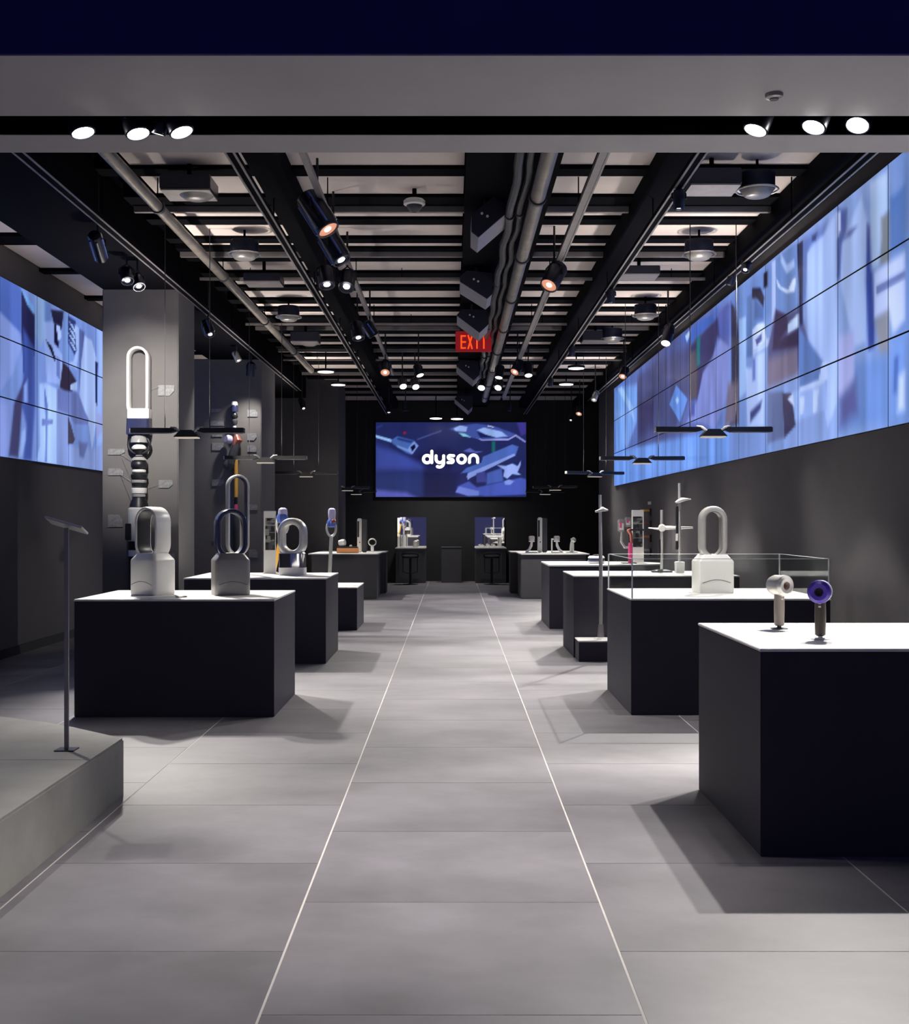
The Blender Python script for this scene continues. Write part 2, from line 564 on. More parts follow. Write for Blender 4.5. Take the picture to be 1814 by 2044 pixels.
R1 = lambda col, soft, *p: tr((1400, 300), .2936, col, soft, *p)
R2 = lambda col, soft, *p: tr((1220, 600), .2205, col, soft, *p)
right_shapes = [
    R2((118, 158, 228), .12, (50, 820), (130, 780), (250, 760), (245, 1100), (160, 1330), (60, 1400), (50, 1000)),
    R2((150, 185, 240), .08, (70, 800), (110, 780), (210, 960), (225, 1100), (160, 960)),
    R2((78, 84, 130), .15, (250, 700), (420, 560), (720, 420), (720, 900), (640, 1100), (420, 1330), (250, 1330)),
    R2((64, 62, 100), .25, (260, 900), (400, 860), (400, 1150), (260, 1250)),
    R2((112, 152, 226), .10, (40, 1370), (640, 1240), (1090, 1130), (1090, 1460), (40, 1700)),
    R2((106, 146, 226), .04, (545, 940), (605, 765), (710, 890), (640, 1105)),
    R2((165, 200, 246), .04, (598, 900), (615, 870), (632, 900), (615, 940)),
    R2((62, 60, 108), .08, (725, 420), (1080, 40), (1085, 400), (980, 330), (920, 600), (800, 880), (725, 890)),
    R2((72, 106, 190), .05, (650, 340), (1000, 50), (960, 180), (720, 400)),
    R2((190, 214, 252), .04, (688, 320), (740, 255), (735, 300), (704, 380)),
    R2((92, 86, 102), .06, (725, 480), (800, 430), (800, 880), (725, 890)),
    R2((36, 112, 124), .05, (790, 330), (828, 320), (825, 580), (790, 600)),
    R2((128, 140, 206), .07, (1010, 335), (1085, 400), (1090, 800), (1030, 980), (960, 1160), (800, 1100), (700, 1100), (800, 900), (850, 650), (930, 520)),
    R2((84, 96, 170), .06, (720, 940), (775, 930), (775, 1040), (720, 1050)),
    R2((86, 100, 172), .10, (980, 100), (1100, 20), (1095, 420), (1000, 330)),
    R2((52, 52, 84), .06, (1105, 0), (1178, -20), (1176, 1100), (1090, 1150), (1110, 700)),
    R2((112, 104, 126), .12, (1080, 760), (1176, 720), (1176, 1100), (1050, 1140)),
    R2((100, 130, 205), .05, (1105, -30), (1215, -60), (1210, 40), (1180, 100), (1110, 30)),
    R1((108, 138, 200), .12, (230, 980), (520, 745), (520, 1100), (280, 1300)),
    R1((150, 180, 232), .04, (272, 1150), (320, 1130), (320, 1640), (275, 1690)),
    R1((92, 118, 172), .04, (325, 1000), (362, 980), (362, 1400), (325, 1410)),
    R1((172, 194, 246), .06, (370, 1400), (452, 1360), (452, 1600), (445, 1880), (330, 1890), (320, 1480), (360, 1480)),
    R1((108, 128, 205), .05, (365, 1420), (385, 1410), (385, 1560), (365, 1570)),
    R1((66, 74, 128), .06, (350, 1780), (430, 1700), (420, 1760), (350, 1850)),
    R1((192, 208, 252), .03, (365, 1220), (400, 1180), (445, 1170), (462, 1300), (370, 1392)),
    R1((80, 90, 150), .03, (385, 1290), (430, 1240), (430, 1290), (395, 1330)),
    R1((30, 30, 62), .04, (362, 940), (420, 935), (446, 1000), (440, 1070), (400, 1010), (362, 1005)),
    R1((44, 34, 58), .03, (440, 840), (470, 815), (470, 920), (440, 942)),
    R1((80, 108, 165), .06, (380, 1010), (440, 1070), (440, 1150), (380, 1150)),
    R1((172, 192, 242), .03, (497, 760), (523, 742), (523, 1270), (460, 1340), (372, 1396), (372, 1362), (480, 1270), (497, 1200)),
    R1((84, 88, 132), .08, (523, 1080), (600, 1110), (690, 1060), (740, 1280), (770, 1450), (560, 1545), (470, 1580), (470, 1340)),
    R1((58, 48, 84), .06, (525, 1090), (600, 1120), (612, 1200), (560, 1280), (690, 1210), (690, 1340), (500, 1360)),
    R1((120, 112, 140), .10, (470, 1420), (670, 1350), (680, 1520), (470, 1620)),
    R1((106, 136, 196), .03, (522, 740), (668, 628), (668, 1070), (600, 1112), (525, 1070)),
    R1((208, 222, 255), .03, (528, 870), (560, 930), (610, 950), (640, 880), (664, 860), (655, 960), (600, 972), (540, 930)),
    R1((165, 188, 240), .04, (560, 700), (600, 780), (650, 740), (655, 790), (600, 840), (560, 760)),
    R1((190, 210, 250), .03, (610, 1180), (680, 1110), (680, 1200), (605, 1250)),
    R1((38, 44, 82), .03, (672, 640), (712, 610), (708, 1180), (690, 1190)),
    R1((100, 124, 190), .08, (712, 610), (880, 480), (860, 580), (760, 660), (735, 1000), (712, 1040)),
    R1((162, 186, 241), .05, (740, 700), (780, 640), (850, 580), (940, 420), (946, 1300), (944, 1720), (880, 1885), (865, 1800), (880, 1480), (750, 1320), (735, 1000)),
    R1((60, 72, 130), .03, (775, 580), (808, 560), (800, 610), (772, 620)),
    R1((96, 124, 186), .06, (682, 1200), (760, 1310), (850, 1440), (850, 1540), (690, 1640), (682, 1500)),
    R1((148, 174, 234), .04, (640, 1645), (862, 1560), (872, 1760), (660, 1845)),
    R1((178, 198, 247), .03, (842, 1440), (882, 1430), (882, 1550), (820, 1605), (690, 1645), (690, 1612), (820, 1560)),
    R1((190, 208, 250), .03, (690, 1680), (722, 1670), (715, 1790), (690, 1800)),
    R1((190, 208, 250), .03, (785, 1630), (820, 1620), (805, 1780), (780, 1790)),
    R1((104, 116, 160), .05, (470, 1645), (575, 1640), (592, 1950), (470, 1995)),
    R1((68, 64, 94), .03, (570, 1652), (632, 1652), (660, 1870), (585, 1957)),
    R1((196, 212, 250), .03, (605, 1690), (645, 1650), (650, 1740), (630, 1720)),
    R1((74, 94, 164), .06, (950, 400), (1015, 400), (1010, 560), (980, 640), (965, 870), (946, 870)),
    R1((180, 198, 245), .03, (946, 420), (972, 410), (970, 540), (948, 600)),
    R1((166, 190, 242), .06, (980, 640), (1110, 310), (1152, 480), (1142, 1300), (1060, 1340), (970, 900)),
    R1((82, 100, 165), .05, (1000, 600), (1020, 550), (1082, 515), (1040, 580)),
    R1((54, 74, 150), .06, (1150, 500), (1172, 520), (1202, 1080), (1202, 1330), (1160, 1365), (1143, 900)),
    R1((170, 195, 238), .06, (1172, 215), (1292, 140), (1297, 400), (1250, 480), (1252, 600), (1230, 780), (1182, 810)),
    R1((122, 130, 142), .06, (1250, 460), (1302, 420), (1302, 760), (1240, 785), (1252, 600)),
    R1((86, 122, 188), .07, (1310, 330), (1410, 240), (1410, 640), (1315, 690)),
    R1((186, 202, 251), .06, (1200, 830), (1410, 690), (1410, 1150), (1330, 1250), (1302, 1100), (1200, 1145)),
    R1((112, 128, 186), .03, (1212, 925), (1410, 815), (1410, 870), (1215, 985)),
    R1((142, 146, 164), .08, (1208, 1150), (1302, 1080), (1302, 1380), (1240, 1400)),
    R1((108, 140, 206), .15, (1070, 1440), (1302, 1385), (1302, 1845), (960, 1925), (960, 1680)),
    R1((164, 172, 228), .08, (956, 1270), (1062, 1220), (1062, 1560), (1000, 1660), (956, 1690)),
    R1((94, 98, 158), .15, (965, 1690), (1075, 1560), (1085, 1780), (965, 1880)),
    R1((120, 156, 228), .12, (1310, 1310), (1410, 1260), (1410, 1800), (1310, 1835)),
    R1((70, 100, 180), .08, (1340, 1420), (1365, 1400), (1355, 1640), (1335, 1640)),
    R1((190, 208, 250), .08, (1370, 1540), (1410, 1500), (1410, 1760), (1360, 1780)),
]
conv_r = lambda px, py: (XR * F / (px - VX), EYE + (VY - py) * XR / (px - VX))


def base_r(P):
    px = VX + XR * F / P[:, 0]
    k = [1225, 1330, 1400, 1480, 1600, 1700, 1760, 1830]
    cs = np.array([(98, 128, 200), (88, 96, 146), (90, 108, 178), (118, 146, 208), (134, 158, 216), (138, 164, 220), (130, 156, 214), (112, 142, 204)], float)
    return np.stack([np.interp(px, k, cs[:, i]) for i in range(3)], 1)


L1 = lambda col, soft, *p: tr((0, 540), .2054, col, soft, *p)
left_shapes = [
    L1((88, 114, 192), .06, (-60, 0), (120, 100), (182, 180), (182, 620), (-60, 380)),
    L1((138, 160, 226), .05, (-60, 380), (0, 430), (160, 600), (182, 740), (100, 1000), (-60, 1220)),
    L1((140, 158, 226), .10, (-60, 1250), (70, 1280), (60, 1700), (20, 1850), (-60, 1850)),
    L1((44, 44, 84), .03, (180, 190), (312, 430), (312, 820), (200, 1000), (184, 600)),
    L1((70, 90, 165), .08, (200, 560), (312, 760), (316, 1300), (280, 1850), (200, 1850), (232, 1500), (184, 1300), (200, 1000)),
    L1((122, 172, 236), .03, (182, 180), (300, 345), (306, 430), (240, 335)),
    L1((68, 68, 110), .06, (60, 1800), (110, 1300), (220, 1040), (190, 1300), (150, 1820)),
    L1((132, 160, 230), .04, (205, 1120), (242, 1060), (244, 1280), (204, 1290)),
    L1((150, 178, 238), .05, (190, 1560), (225, 1530), (225, 1640), (190, 1800), (150, 1840)),
    L1((132, 160, 206), .04, (318, 235), (416, 290), (412, 650), (360, 760), (318, 600)),
    L1((105, 135, 200), .06, (412, 290), (470, 330), (470, 520), (412, 640)),
    L1((150, 174, 236), .04, (400, 500), (500, 490), (500, 700), (582, 820), (582, 1110), (430, 1090), (412, 800)),
    L1((32, 32, 64), .03, (468, 380), (600, 395), (575, 560), (542, 750), (500, 700), (500, 520)),
    L1((170, 192, 244), .02, (520, 520), (560, 540), (575, 640), (545, 700)),
    L1((20, 20, 46), .02, (418, 670), (480, 740), (515, 850), (512, 890), (470, 790)),
    L1((110, 128, 195), .02, (520, 830), (560, 860), (560, 1060), (525, 1020)),
    L1((120, 150, 210), .04, (590, 400), (660, 440), (640, 700), (650, 850), (600, 880)),
    L1((48, 62, 118), .03, (640, 440), (712, 490), (722, 780), (700, 820), (640, 700)),
    *[L1((165, 190, 238), .012, (636, 520 + k), (690, 580 + k), (715, 640 + k), (700, 640 + k), (680, 600 + k)) for k in (-40, 20, 80, 140)],
    L1((160, 184, 240), .03, (700, 520), (748, 560), (742, 800), (720, 960), (640, 900), (690, 880), (722, 780)),
    L1((56, 50, 72), .03, (588, 890), (640, 935), (722, 1080), (660, 1210), (556, 1140)),
    L1((170, 192, 242), .02, (660, 1110), (722, 1080), (726, 1170), (665, 1160)),
    L1((92, 104, 160), .04, (745, 560), (800, 600), (770, 880), (745, 1200)),
    L1((166, 190, 242), .04, (800, 636), (870, 680), (918, 860), (915, 1480), (872, 1760), (842, 1500), (748, 1250), (770, 880)),
    L1((108, 122, 182), .03, (528, 1150), (740, 1190), (800, 1360), (842, 1450), (830, 1500), (700, 1490), (640, 1400), (528, 1350)),
    L1((162, 190, 246), .04, (360, 1100), (420, 1090), (530, 1150), (530, 1890), (330, 1850), (362, 1700)),
    L1((92, 112, 182), .03, (402, 1100), (438, 1300), (434, 1870), (412, 1860), (420, 1500)),
    L1((110, 128, 190), .02, (385, 1440), (490, 1450), (490, 1490), (385, 1510)),
    L1((130, 150, 206), .05, (530, 1360), (640, 1400), (640, 1900), (530, 1880)),
    L1((68, 64, 86), .02, (640, 1420), (665, 1490), (704, 1640), (690, 1680), (640, 1690)),
    L1((138, 158, 215), .06, (640, 1700), (900, 1740), (1010, 1640), (1010, 1960), (640, 1900)),
    L1((100, 112, 165), .06, (740, 1660), (830, 1680), (790, 1830), (750, 1800)),
    L1((148, 174, 236), .06, (920, 560), (1010, 600), (1010, 1640), (920, 1720)),
    L1((40, 50, 100), .025, (905, 880), (930, 900), (922, 1320), (908, 1280)),
    L1((150, 160, 215), .04, (915, 1380), (965, 1400), (970, 1560), (915, 1640)),
]
conv_l = lambda px, py: (-XL * F / (VX - px), EYE + (VY - py) * -XL / (VX - px))
base_l = lambda P: np.tile(np.array([(122, 148, 214)], float), (len(P), 1))

B1 = lambda col, soft, *p: tr((740, 830), .1764, col, soft, *p)
back_shapes = [
    B1((70, 84, 160), .25, (40, 330), (400, 420), (600, 500), (600, 620), (40, 620)),
    B1((50, 62, 118), .15, (40, 650), (600, 650), (600, 900), (40, 800)),
    B1((34, 36, 78), .2, (230, 340), (450, 450), (600, 420), (820, 360), (1000, 420), (900, 620), (620, 560)),
    B1((36, 38, 80), .15, (600, 620), (1000, 640), (960, 920), (600, 920)),
    B1((96, 102, 188), .12, (40, 830), (400, 865), (540, 930), (40, 930)),
    B1((60, 72, 140), .05, (60, 130), (130, 100), (130, 115), (60, 145)),
    B1((150, 190, 240), .02, (40, 212), (250, 270), (230, 300), (40, 242)),
    B1((78, 108, 174), .03, (230, 275), (300, 230), (490, 280), (540, 340), (460, 440), (400, 420), (240, 310)),
    B1((120, 150, 210), .03, (290, 330), (440, 385), (440, 415), (300, 355)),
    B1((48, 66, 130), .03, (300, 245), (480, 285), (450, 310), (300, 270)),
    B1((130, 152, 216), .02, (425, 360), (490, 290), (538, 340), (470, 437), (425, 405)),
    B1((20, 25, 62), .02, (448, 355), (495, 318), (508, 355), (468, 405)),
    B1((76, 86, 142), .02, (530, 258), (800, 160), (800, 178), (520, 278)),
    B1((160, 40, 70), .03, (365, 180), (395, 178), (398, 205), (368, 208)),
    B1((74, 90, 162), .03, (890, 150), (960, 120), (1090, 100), (1200, 88), (1400, 118), (1640, 208), (1750, 285), (1740, 300), (1630, 228), (1500, 260), (1260, 278), (1130, 242), (1000, 190)),
    B1((36, 44, 96), .02, (1200, 180), (1420, 240), (1240, 250)),
    B1((152, 176, 236), .02, (935, 145), (1010, 108), (1092, 125), (1080, 180), (960, 172)),
    B1((152, 178, 236), .02, (1200, 160), (1280, 132), (1480, 178), (1545, 230), (1420, 246), (1300, 212)),
    B1((140, 205, 226), .02, (992, 192), (1060, 200), (1138, 246), (1040, 232)),
    B1((152, 156, 222), .012, (1200, 250), (1260, 266), (1560, 256), (1640, 212), (1752, 288), (1748, 304), (1640, 232), (1560, 276), (1260, 284)),
    B1((200, 205, 240), .012, (1320, 105), (1395, 125), (1390, 135), (1320, 118)),
    B1((34, 112, 112), .02, (1370, 288), (1406, 288), (1406, 412), (1370, 412)),
    B1((96, 106, 182), .02, (1040, 402), (1120, 364), (1180, 400), (1266, 404), (1200, 422)),
    B1((84, 110, 186), .02, (1270, 462), (1600, 324), (1672, 350), (1640, 440), (1200, 612), (1120, 705), (1085, 690), (1100, 640), (1018, 652), (1080, 590), (1250, 530)),
    B1((138, 158, 224), .015, (1100, 650), (1620, 428), (1640, 448), (1130, 700), (1100, 725), (1085, 690)),
    B1((72, 76, 146), .03, (1195, 650), (1290, 625), (1310, 750), (1195, 755)),
    B1((80, 102, 178), .05, (1310, 650), (1480, 590), (1500, 740), (1310, 780)),
    B1((40, 46, 96), .04, (1640, 560), (1740, 420), (1752, 580), (1680, 615)),
    B1((152, 172, 236), .02, (1430, 560), (1530, 565), (1600, 540), (1660, 570), (1700, 500), (1690, 570), (1660, 640), (1705, 672), (1600, 660), (1545, 712), (1500, 685), (1512, 612)),
    B1((40, 44, 92), .03, (1120, 740), (1190, 690), (1190, 800), (1120, 790)),
    B1((80, 95, 182), .04, (980, 800), (1110, 740), (1200, 810), (1700, 700), (1760, 720), (1760, 890), (1300, 910), (960, 870)),
    B1((116, 132, 212), .02, (958, 862), (1000, 800), (1224, 852), (1224, 905), (1100, 908)),
    B1((130, 150, 220), .03, (1510, 740), (1560, 720), (1620, 740), (1580, 780), (1520, 780)),
    B1((72, 66, 148), .05, (1650, 70), (1760, 70), (1760, 200), (1700, 230)),
]
YS = YB - .06
conv_b = lambda px, py: ((px - VX) * YS / F, EYE + (VY - py) * YS / F)
base_b = lambda P: np.tile(np.array([(44, 51, 100)], float), (len(P), 1))

PZ0, PH = 2.19, .651


def video_wall(x, sgn, ystart, ncol, painter, label):
    root = thing('video_wall', label, 'screen', (x, ystart, PZ0))
    for i in range(ncol):
        for j in range(3):
            y0, y1 = ystart + 1.16 * i + .007, ystart + 1.16 * (i + 1) - .007
            z0, z1 = PZ0 + PH * j + .007, PZ0 + PH * (j + 1) - .007
            xf = x - sgn * .03
            p = MB().box(min(x, x - sgn * .029), max(x, x - sgn * .029), y0 - .004, y1 + .004, z0 - .004, z1 + .004).build('screen_panel', M['black'], root)
            picture_mesh('display', Vector((xf, y0, z0)), Vector((0, y1 - y0, 0)), Vector((0, 0, z1 - z0)), 26, 30, (y0, z0), (y1 - y0, z1 - z0), painter, M['screen'], p)
    return root


video_wall(XR, 1, 6.57, 15, lambda P: paint(P, base_r, right_shapes, conv_r, .12, 3), 'long wall of blue lit screen panels high on the right wall')
video_wall(XL, -1, 9.46, 8, lambda P: paint(P, base_l, left_shapes, conv_l, .12, 5), 'short wall of blue lit screen panels high on the left wall')

scr = thing('logo_screen', 'wide blue screen with a white logo on the black back wall', 'screen', (-.05, YB, 2.08))
a, b = PX(750, 992, YS), PX(1050, 843, YS)
MB().box(a.x - .01, b.x + .01, YS + .002, YB - .002, a.z - .01, b.z + .01).build('casing', M['black'], scr)
picture_mesh('display', a, Vector((b.x - a.x, 0, 0)), Vector((0, 0, b.z - a.z)), 150, 76, (a.x, a.z), (b.x - a.x, b.z - a.z), lambda P: paint(P, base_b, back_shapes, conv_b, .06, 9), M['screen'], scr)


def stroke(mb, pts, w, y):
    for i in range(len(pts) - 1):
        p, q = Vector(pts[i]), Vector(pts[i + 1])
        d = (q - p).normalized()
        n = Vector((-d.y, d.x)) * w / 2
        mb.add([(c.x, y, c.y) for c in (p + n, q + n, q - n, p - n)], [(0, 1, 2, 3)])
    for p in pts:
        c = [(p[0] + w / 2 * math.cos(2 * math.pi * k / 14), y, p[1] + w / 2 * math.sin(2 * math.pi * k / 14)) for k in range(14)]
        mb.add(c, [tuple(range(14))])


def arc(cx, cy, r, a0, a1, n=16, ry=None):
    ry = ry or r
    return [(cx + r * math.cos(math.radians(a0 + (a1 - a0) * i / n)), cy + ry * math.sin(math.radians(a0 + (a1 - a0) * i / n))) for i in range(n + 1)]


def zb(pts):
    return [tuple(conv_b(740 + .1764 * x, 830 + .1764 * yy)) for x, yy in pts]


W_ = 35 * .1764 * YS / F
glyphs = {
    'letter_d': [arc(637, 490, 42, 0, 360, 24), [(690, 400), (690, 530)]],
    'letter_y': [[(738, 452), (738, 485)] + arc(778, 488, 40, 180, 0, 12)[::1], [(824, 452), (824, 530)] + arc(776, 532, 48, 0, 120, 10)],
    'letter_s': [[(938, 452), (900, 449)] + arc(896, 469, 20, 270, 90, 8) + [(918, 493)] + arc(914, 511, 18, 270, 450, 8) + [(872, 529)]],
    'letter_o': [arc(1027, 490, 44, 0, 360, 24)],
    'letter_n': [[(1116, 528), (1116, 490)] + arc(1162, 490, 46, 180, 360, 12) + [(1208, 528)]],
}
for g, strokes in glyphs.items():
    mb = MB()
    for k, st in enumerate(strokes):
        if g == 'letter_y' and k == 0:
            st = [(738, 452), (738, 488)] + arc(780, 488, 42, 180, 20, 10)
        stroke(mb, zb(st), W_, YS - .006 - .0004 * k)
    mb.build(g, M['logo'], scr)

# ------------------------------------------------------------------ plinths
def plinth(label, x0, x1, y0, y1, h, body='plinth', name='display_plinth', round_end=None, lip=.004):
    r = thing(name, label, 'plinth', ((x0 + x1) / 2, (y0 + y1) / 2, 0), group='display plinths along the aisle')
    MB().box(x0, x1, y0, y1, 0, h - .014).build('body', M[body], r, bevel=.004)
    MB().box(x0 - lip, x1 + lip, y0 - lip, y1 + lip, h - .014, h).build('top', M['top'], r, bevel=.003)
    return r


plinth('black plinth with a white top nearest the camera on the right', 1.376, 3.2, 5.37, 6.72, .93)
plinth('long black plinth on the left carrying the two loop fans', -2.894, -1.365, 9.2, 10.42, .90)
plinth('black plinth on the left behind the two loop fans, holding a mirror fan', -2.80, -1.33, 12.66, 14.0, .895) if False else None
PL2 = plinth('black plinth on the left behind the two loop fans, holding a mirror fan', -2.82, -1.33, 12.63, 13.98, .90)
plinth('low black block with white top beside the tall vacuum on the left', -1.98, -1.31, 16.5, 17.75, .59)
plinth('black plinth on the right under the glass case', 1.38, 2.92, 9.29, 10.72, .90)
plinth('black plinth on the right behind the glass case with a pole and step', 1.33, 3.15, 13.2, 14.45, .90)
plinth('low black step with white top at the foot of the tall vacuum pole', 1.345, 1.95, 12.80, 13.19, .225, name='display_step')
r3 = thing('display_plinth', 'black plinth with a curved white top holding pink tools on the right', 'plinth', (2, 17.4, 0), group='display plinths along the aisle')
MB().box(1.345, 2.5, 16.7, 18.2, 0, .87).build('body', M['plinth'], r3, bevel=.004)
MB().slab([(1.34, 16.69)] + [(2.1 + .95 * math.sin(t), 17.45 - .76 * math.cos(t)) for t in [i * math.pi / 12 for i in range(13)]] + [(1.34, 18.21)], .87, .89).build('top', M['top'], r3)
for sgn, side, what in ((-1, 'left', 'an orange box'), (1, 'right', 'hair tools on stands')):
    t = thing('display_table', 'wide charcoal table at the back %s holding %s' % (side, what), 'table', (sgn * 2.0, 23.9, 0), group='charcoal tables at the back')
    xa, xb = sorted((sgn * 1.46 if sgn < 0 else 1.32, sgn * 2.72 if sgn < 0 else 2.58))
    MB().box(xa, xb, 23.2, 24.3, 0, .85).build('body', M['plinth_grey'], t, bevel=.01)
    ins = -1.38 if sgn < 0 else 1.20
    xa2, xb2 = sorted((ins, sgn * 2.2))
    MB().box(xa2, xb2, 25.0, 25.5 if sgn > 0 else 25.5, 0, .85).build('rear_leg', M['plinth_grey'], t, bevel=.006)
    e = xb if sgn < 0 else xa
    o = xa if sgn < 0 else xb
    poly = [(o - sgn * -.06, 23.15), (e, 23.15), (e - sgn * .03, 23.3), (e - sgn * .03, 24.4), (ins - sgn * .02, 24.6), (ins - sgn * .02, 25.52), (o, 25.52)]
    MB().slab(poly, .85, .872).build('top', M['top'], t)

# ------------------------------------------------------------------ bladeless fans
def loop_fan(label, x, y, z, h, w, mats, yaw, base_h=.29, base_w=.286, base_d=.25, ring_t=.022, ring_d=.165, corner=.035):
    mb_, mr, mi = mats
    r = thing('loop_fan', label, 'fan', (x, y, z), yaw)
    MB().loft([(0, base_w * .97, base_d * .97, corner * .9), (.012, base_w, base_d, corner), (base_h * .96, base_w, base_d, corner), (base_h, base_w * .97, base_d * .97, corner),
               (base_h + .05, base_w * .70, base_d * .72, corner)]).build('base', M[mb_], r, smooth=True, local=True)
    MB().tube([(-base_w * .40 + base_w * .8 * i / 10, -base_d / 2 - .0005, .085 + .028 * math.sin(math.pi * i / 10)) for i in range(11)], .0022, 5).build('seam', M['dark'], r, local=True)
    a = w / 2
    zc0, zc1 = base_h + .02 + a - .02, h - a
    MB().stadium(a, zc0, zc1, ring_t, ring_d, rnd=.42).build('loop', M[mr], r, smooth=True, local=True)
    MB().stadium(a - ring_t * .96, zc0, zc1, .004, ring_d * .86, rnd=.3).build('inner_rim', M[mi], r, smooth=True, local=True)
    return r


loop_fan('white and silver loop fan at the left end of the front left plinth', *PX(305, 1187, 9.80).to_tuple()[:2], .90, .715, .25, ('white', 'white', 'black'), math.radians(-32))
loop_fan('dark blue loop fan with grey base at the right of the front left plinth', *PX(460, 1187, 9.80).to_tuple()[:2], .90, .70, .25, ('nickel', 'navy', 'steel'), math.radians(20), ring_t=.034)
loop_fan('white loop fan standing inside the glass case', *PX(1422, 1182, 10.1).to_tuple()[:2], .90, .725, .232, ('white', 'silver', 'nickel'), math.radians(4), base_h=.27, base_w=.295, ring_t=.047, ring_d=.11, corner=.015)
# puck on the front left plinth
p = PX(362, 1192, 9.47)
tag(MB().lathe([(.040, 0), (.044, .002), (.044, .008), (.040, .010)], (p.x, p.y, .90), 24).build('remote_disc', M['dark'], smooth=True), 'small dark disc lying between the two loop fans', 'disc')

# tower fan on the second plinth
p = PX(474, 1140, 13.55)
t = thing('tower_fan', 'tall slim blue and silver loop tower fan behind the dark blue fan', 'fan', (p.x, p.y, .90), math.radians(28))
MB().lathe([(.115, 0), (.12, .012), (.085, .03), (.085, .22), (.075, .235)], n=28).build('base', M['silver'], t, smooth=True, local=True)
MB().stadium(.125, .34, .995, .022, .11, rnd=.4).build('loop', M['silver'], t, smooth=True, local=True)
MB().box(-.121, -.101, -.052, .03, .36, .98).build('left_blade', M['blue'], t, local=True)
MB().stadium(.104, .34, .995, .010, .08, (0, .01, 0)).build('inner_rim', M['navy'], t, smooth=True, local=True)

# mirror fan on the second plinth
p = PX(584, 1146, 13.35)
t = thing('mirror_fan', 'chunky silver humidifier fan with oval opening and chrome tank', 'fan', (p.x, p.y, .90), math.radians(-8))
MB().loft([(0, .28, .19, .05), (.008, .29, .2, .05), (.085, .29, .2, .05)]).build('base', M['white'], t, smooth=True, local=True)
MB().loft([(.085, .285, .19, .05), (.24, .29, .19, .05)]).build('tank', M['chrome'], t, smooth=True, local=True)
MB().stadium(.16, .36, .475, .075, .15, rnd=.45).build('loop', M['silver'], t, smooth=True, local=True)
MB().loft([(.235, .285, .15, .04), (.255, .25, .14, .04), (.262, .12, .1, .03)]).build('collar', M['silver'], t, smooth=True, local=True)


# ------------------------------------------------------------------ printed boards
def print_paint(seed, cols, pw, ph):
    def fn(P):
        r = np.random.RandomState(seed)
        c = np.tile(np.array([(60, 58, 58)], float), (len(P), 1))
        for k in range(46):
            x, z = r.rand() * pw, r.rand() * ph
            w, h = .01 + r.rand() * .03, .01 + r.rand() * .05
            q = (abs(P[:, 0] - x) < w) & (abs(P[:, 1] - z) < h)
            c[q] = cols[r.randint(len(cols))]
        for z in (.3 * ph, .55 * ph, .78 * ph):
            c[abs(P[:, 1] - z) < .006] = (205, 200, 190)
        c = np.clip(c, 0, 255) / 255
        return np.where(c <= .04045, c / 12.92, ((c + .055) / 1.055) ** 2.4)
    return fn


def board(label, x0, x1, ytop, ybot, Y, z, picbox, seed):
    a, b = PX(x0, ybot, Y), PX(x1, ytop, Y)
    r = thing('display_board', label, 'board', ((a.x + b.x) / 2, Y, z))
    MB().box(a.x, b.x, Y, Y + .03, z, b.z).build('panel', M['white'], r, bevel=.003)
    MB().box(a.x - .01, b.x + .01, Y - .02, Y + .06, z, z + .012).build('foot', M['white'], r)
    c, d = PX(picbox[0], picbox[3], Y), PX(picbox[1], picbox[2], Y)
    picture_mesh('picture', Vector((c.x, Y - .002, c.z)), Vector((d.x - c.x, 0, 0)), Vector((0, 0, d.z - c.z)), 30, 60, (0, 0), (d.x - c.x, d.z - c.z),
                 print_paint(seed, [(190, 185, 175), (30, 28, 30), (120, 118, 120), (15, 15, 18), (90, 90, 95)], d.x - c.x, d.z - c.z), M['print'], r)
    return r


board('narrow white board with a printed shelf picture left of the mirror fan', 526, 550, 1020, 1143, 13.75, .90, (529.5, 549, 1034, 1098), 4)
board('tall white board with dark printed pictures beside the pink tool', 1261, 1285, 1018, 1122, 17.6, .89, (1263, 1282, 1031, 1092), 8)


# ------------------------------------------------------------------ stick vacuums
def stick_vac(label, base, top, tube_m, bulb_z, lean=(0, 0), s=1.0):
    """upright vacuum: tube from its foot up to the cyclone and clear bin"""
    x, y, z = base
    r = thing('stick_vacuum', label, 'vacuum cleaner', base)
    h = top - z
    lx, ly = lean
    e = Vector((x + lx, y + ly, z + h * .62))
    MB().tube([(x, y, z + .015), (x + lx * .5, y + ly * .5, z + h * .3), e], .026 * s, 12).build('tube', M[tube_m], r, smooth=True)
    MB().lathe([(.05, 0), (.052, .006), (.045, .015), (.03, .02)], (x, y, z), 20).build('foot', M['dark'], r, smooth=True)
    c = e + Vector((0, 0, h * .11))
    ring = [c + Vector((.065 * s * math.sin(q) * (1 if abs(math.sin(q)) < 2 else 1), -.01, .11 * s * math.cos(q))) for q in [2 * math.pi * i / 16 for i in range(16)]]
    MB().tube(ring, .018 * s, 8, closed=True).build('handle', M['silver'], r, smooth=True)
    MB().lathe([(.03, -.03), (.06, -.01), (.068, .05), (.05, .08)], c + Vector((.005, -.03, .045 * s)), 18).build('motor', M['blue'], r, smooth=True)
    MB().lathe([(.045, -.01), (.052, .05), (.056, .11), (.05, .15), (.025, .17)], (e.x + .01, e.y - .02, top - .175), 18).build('bin', M['lavender'], r, smooth=True)
    MB().lathe([(.022, 0), (.03, .01), (.03, .05), (.02, .06)], (e.x + .03, e.y - .05, top - .2), 14, axis=(.3, -.9, .2)).build('cyclone', M['red'], r, smooth=True)
    return r


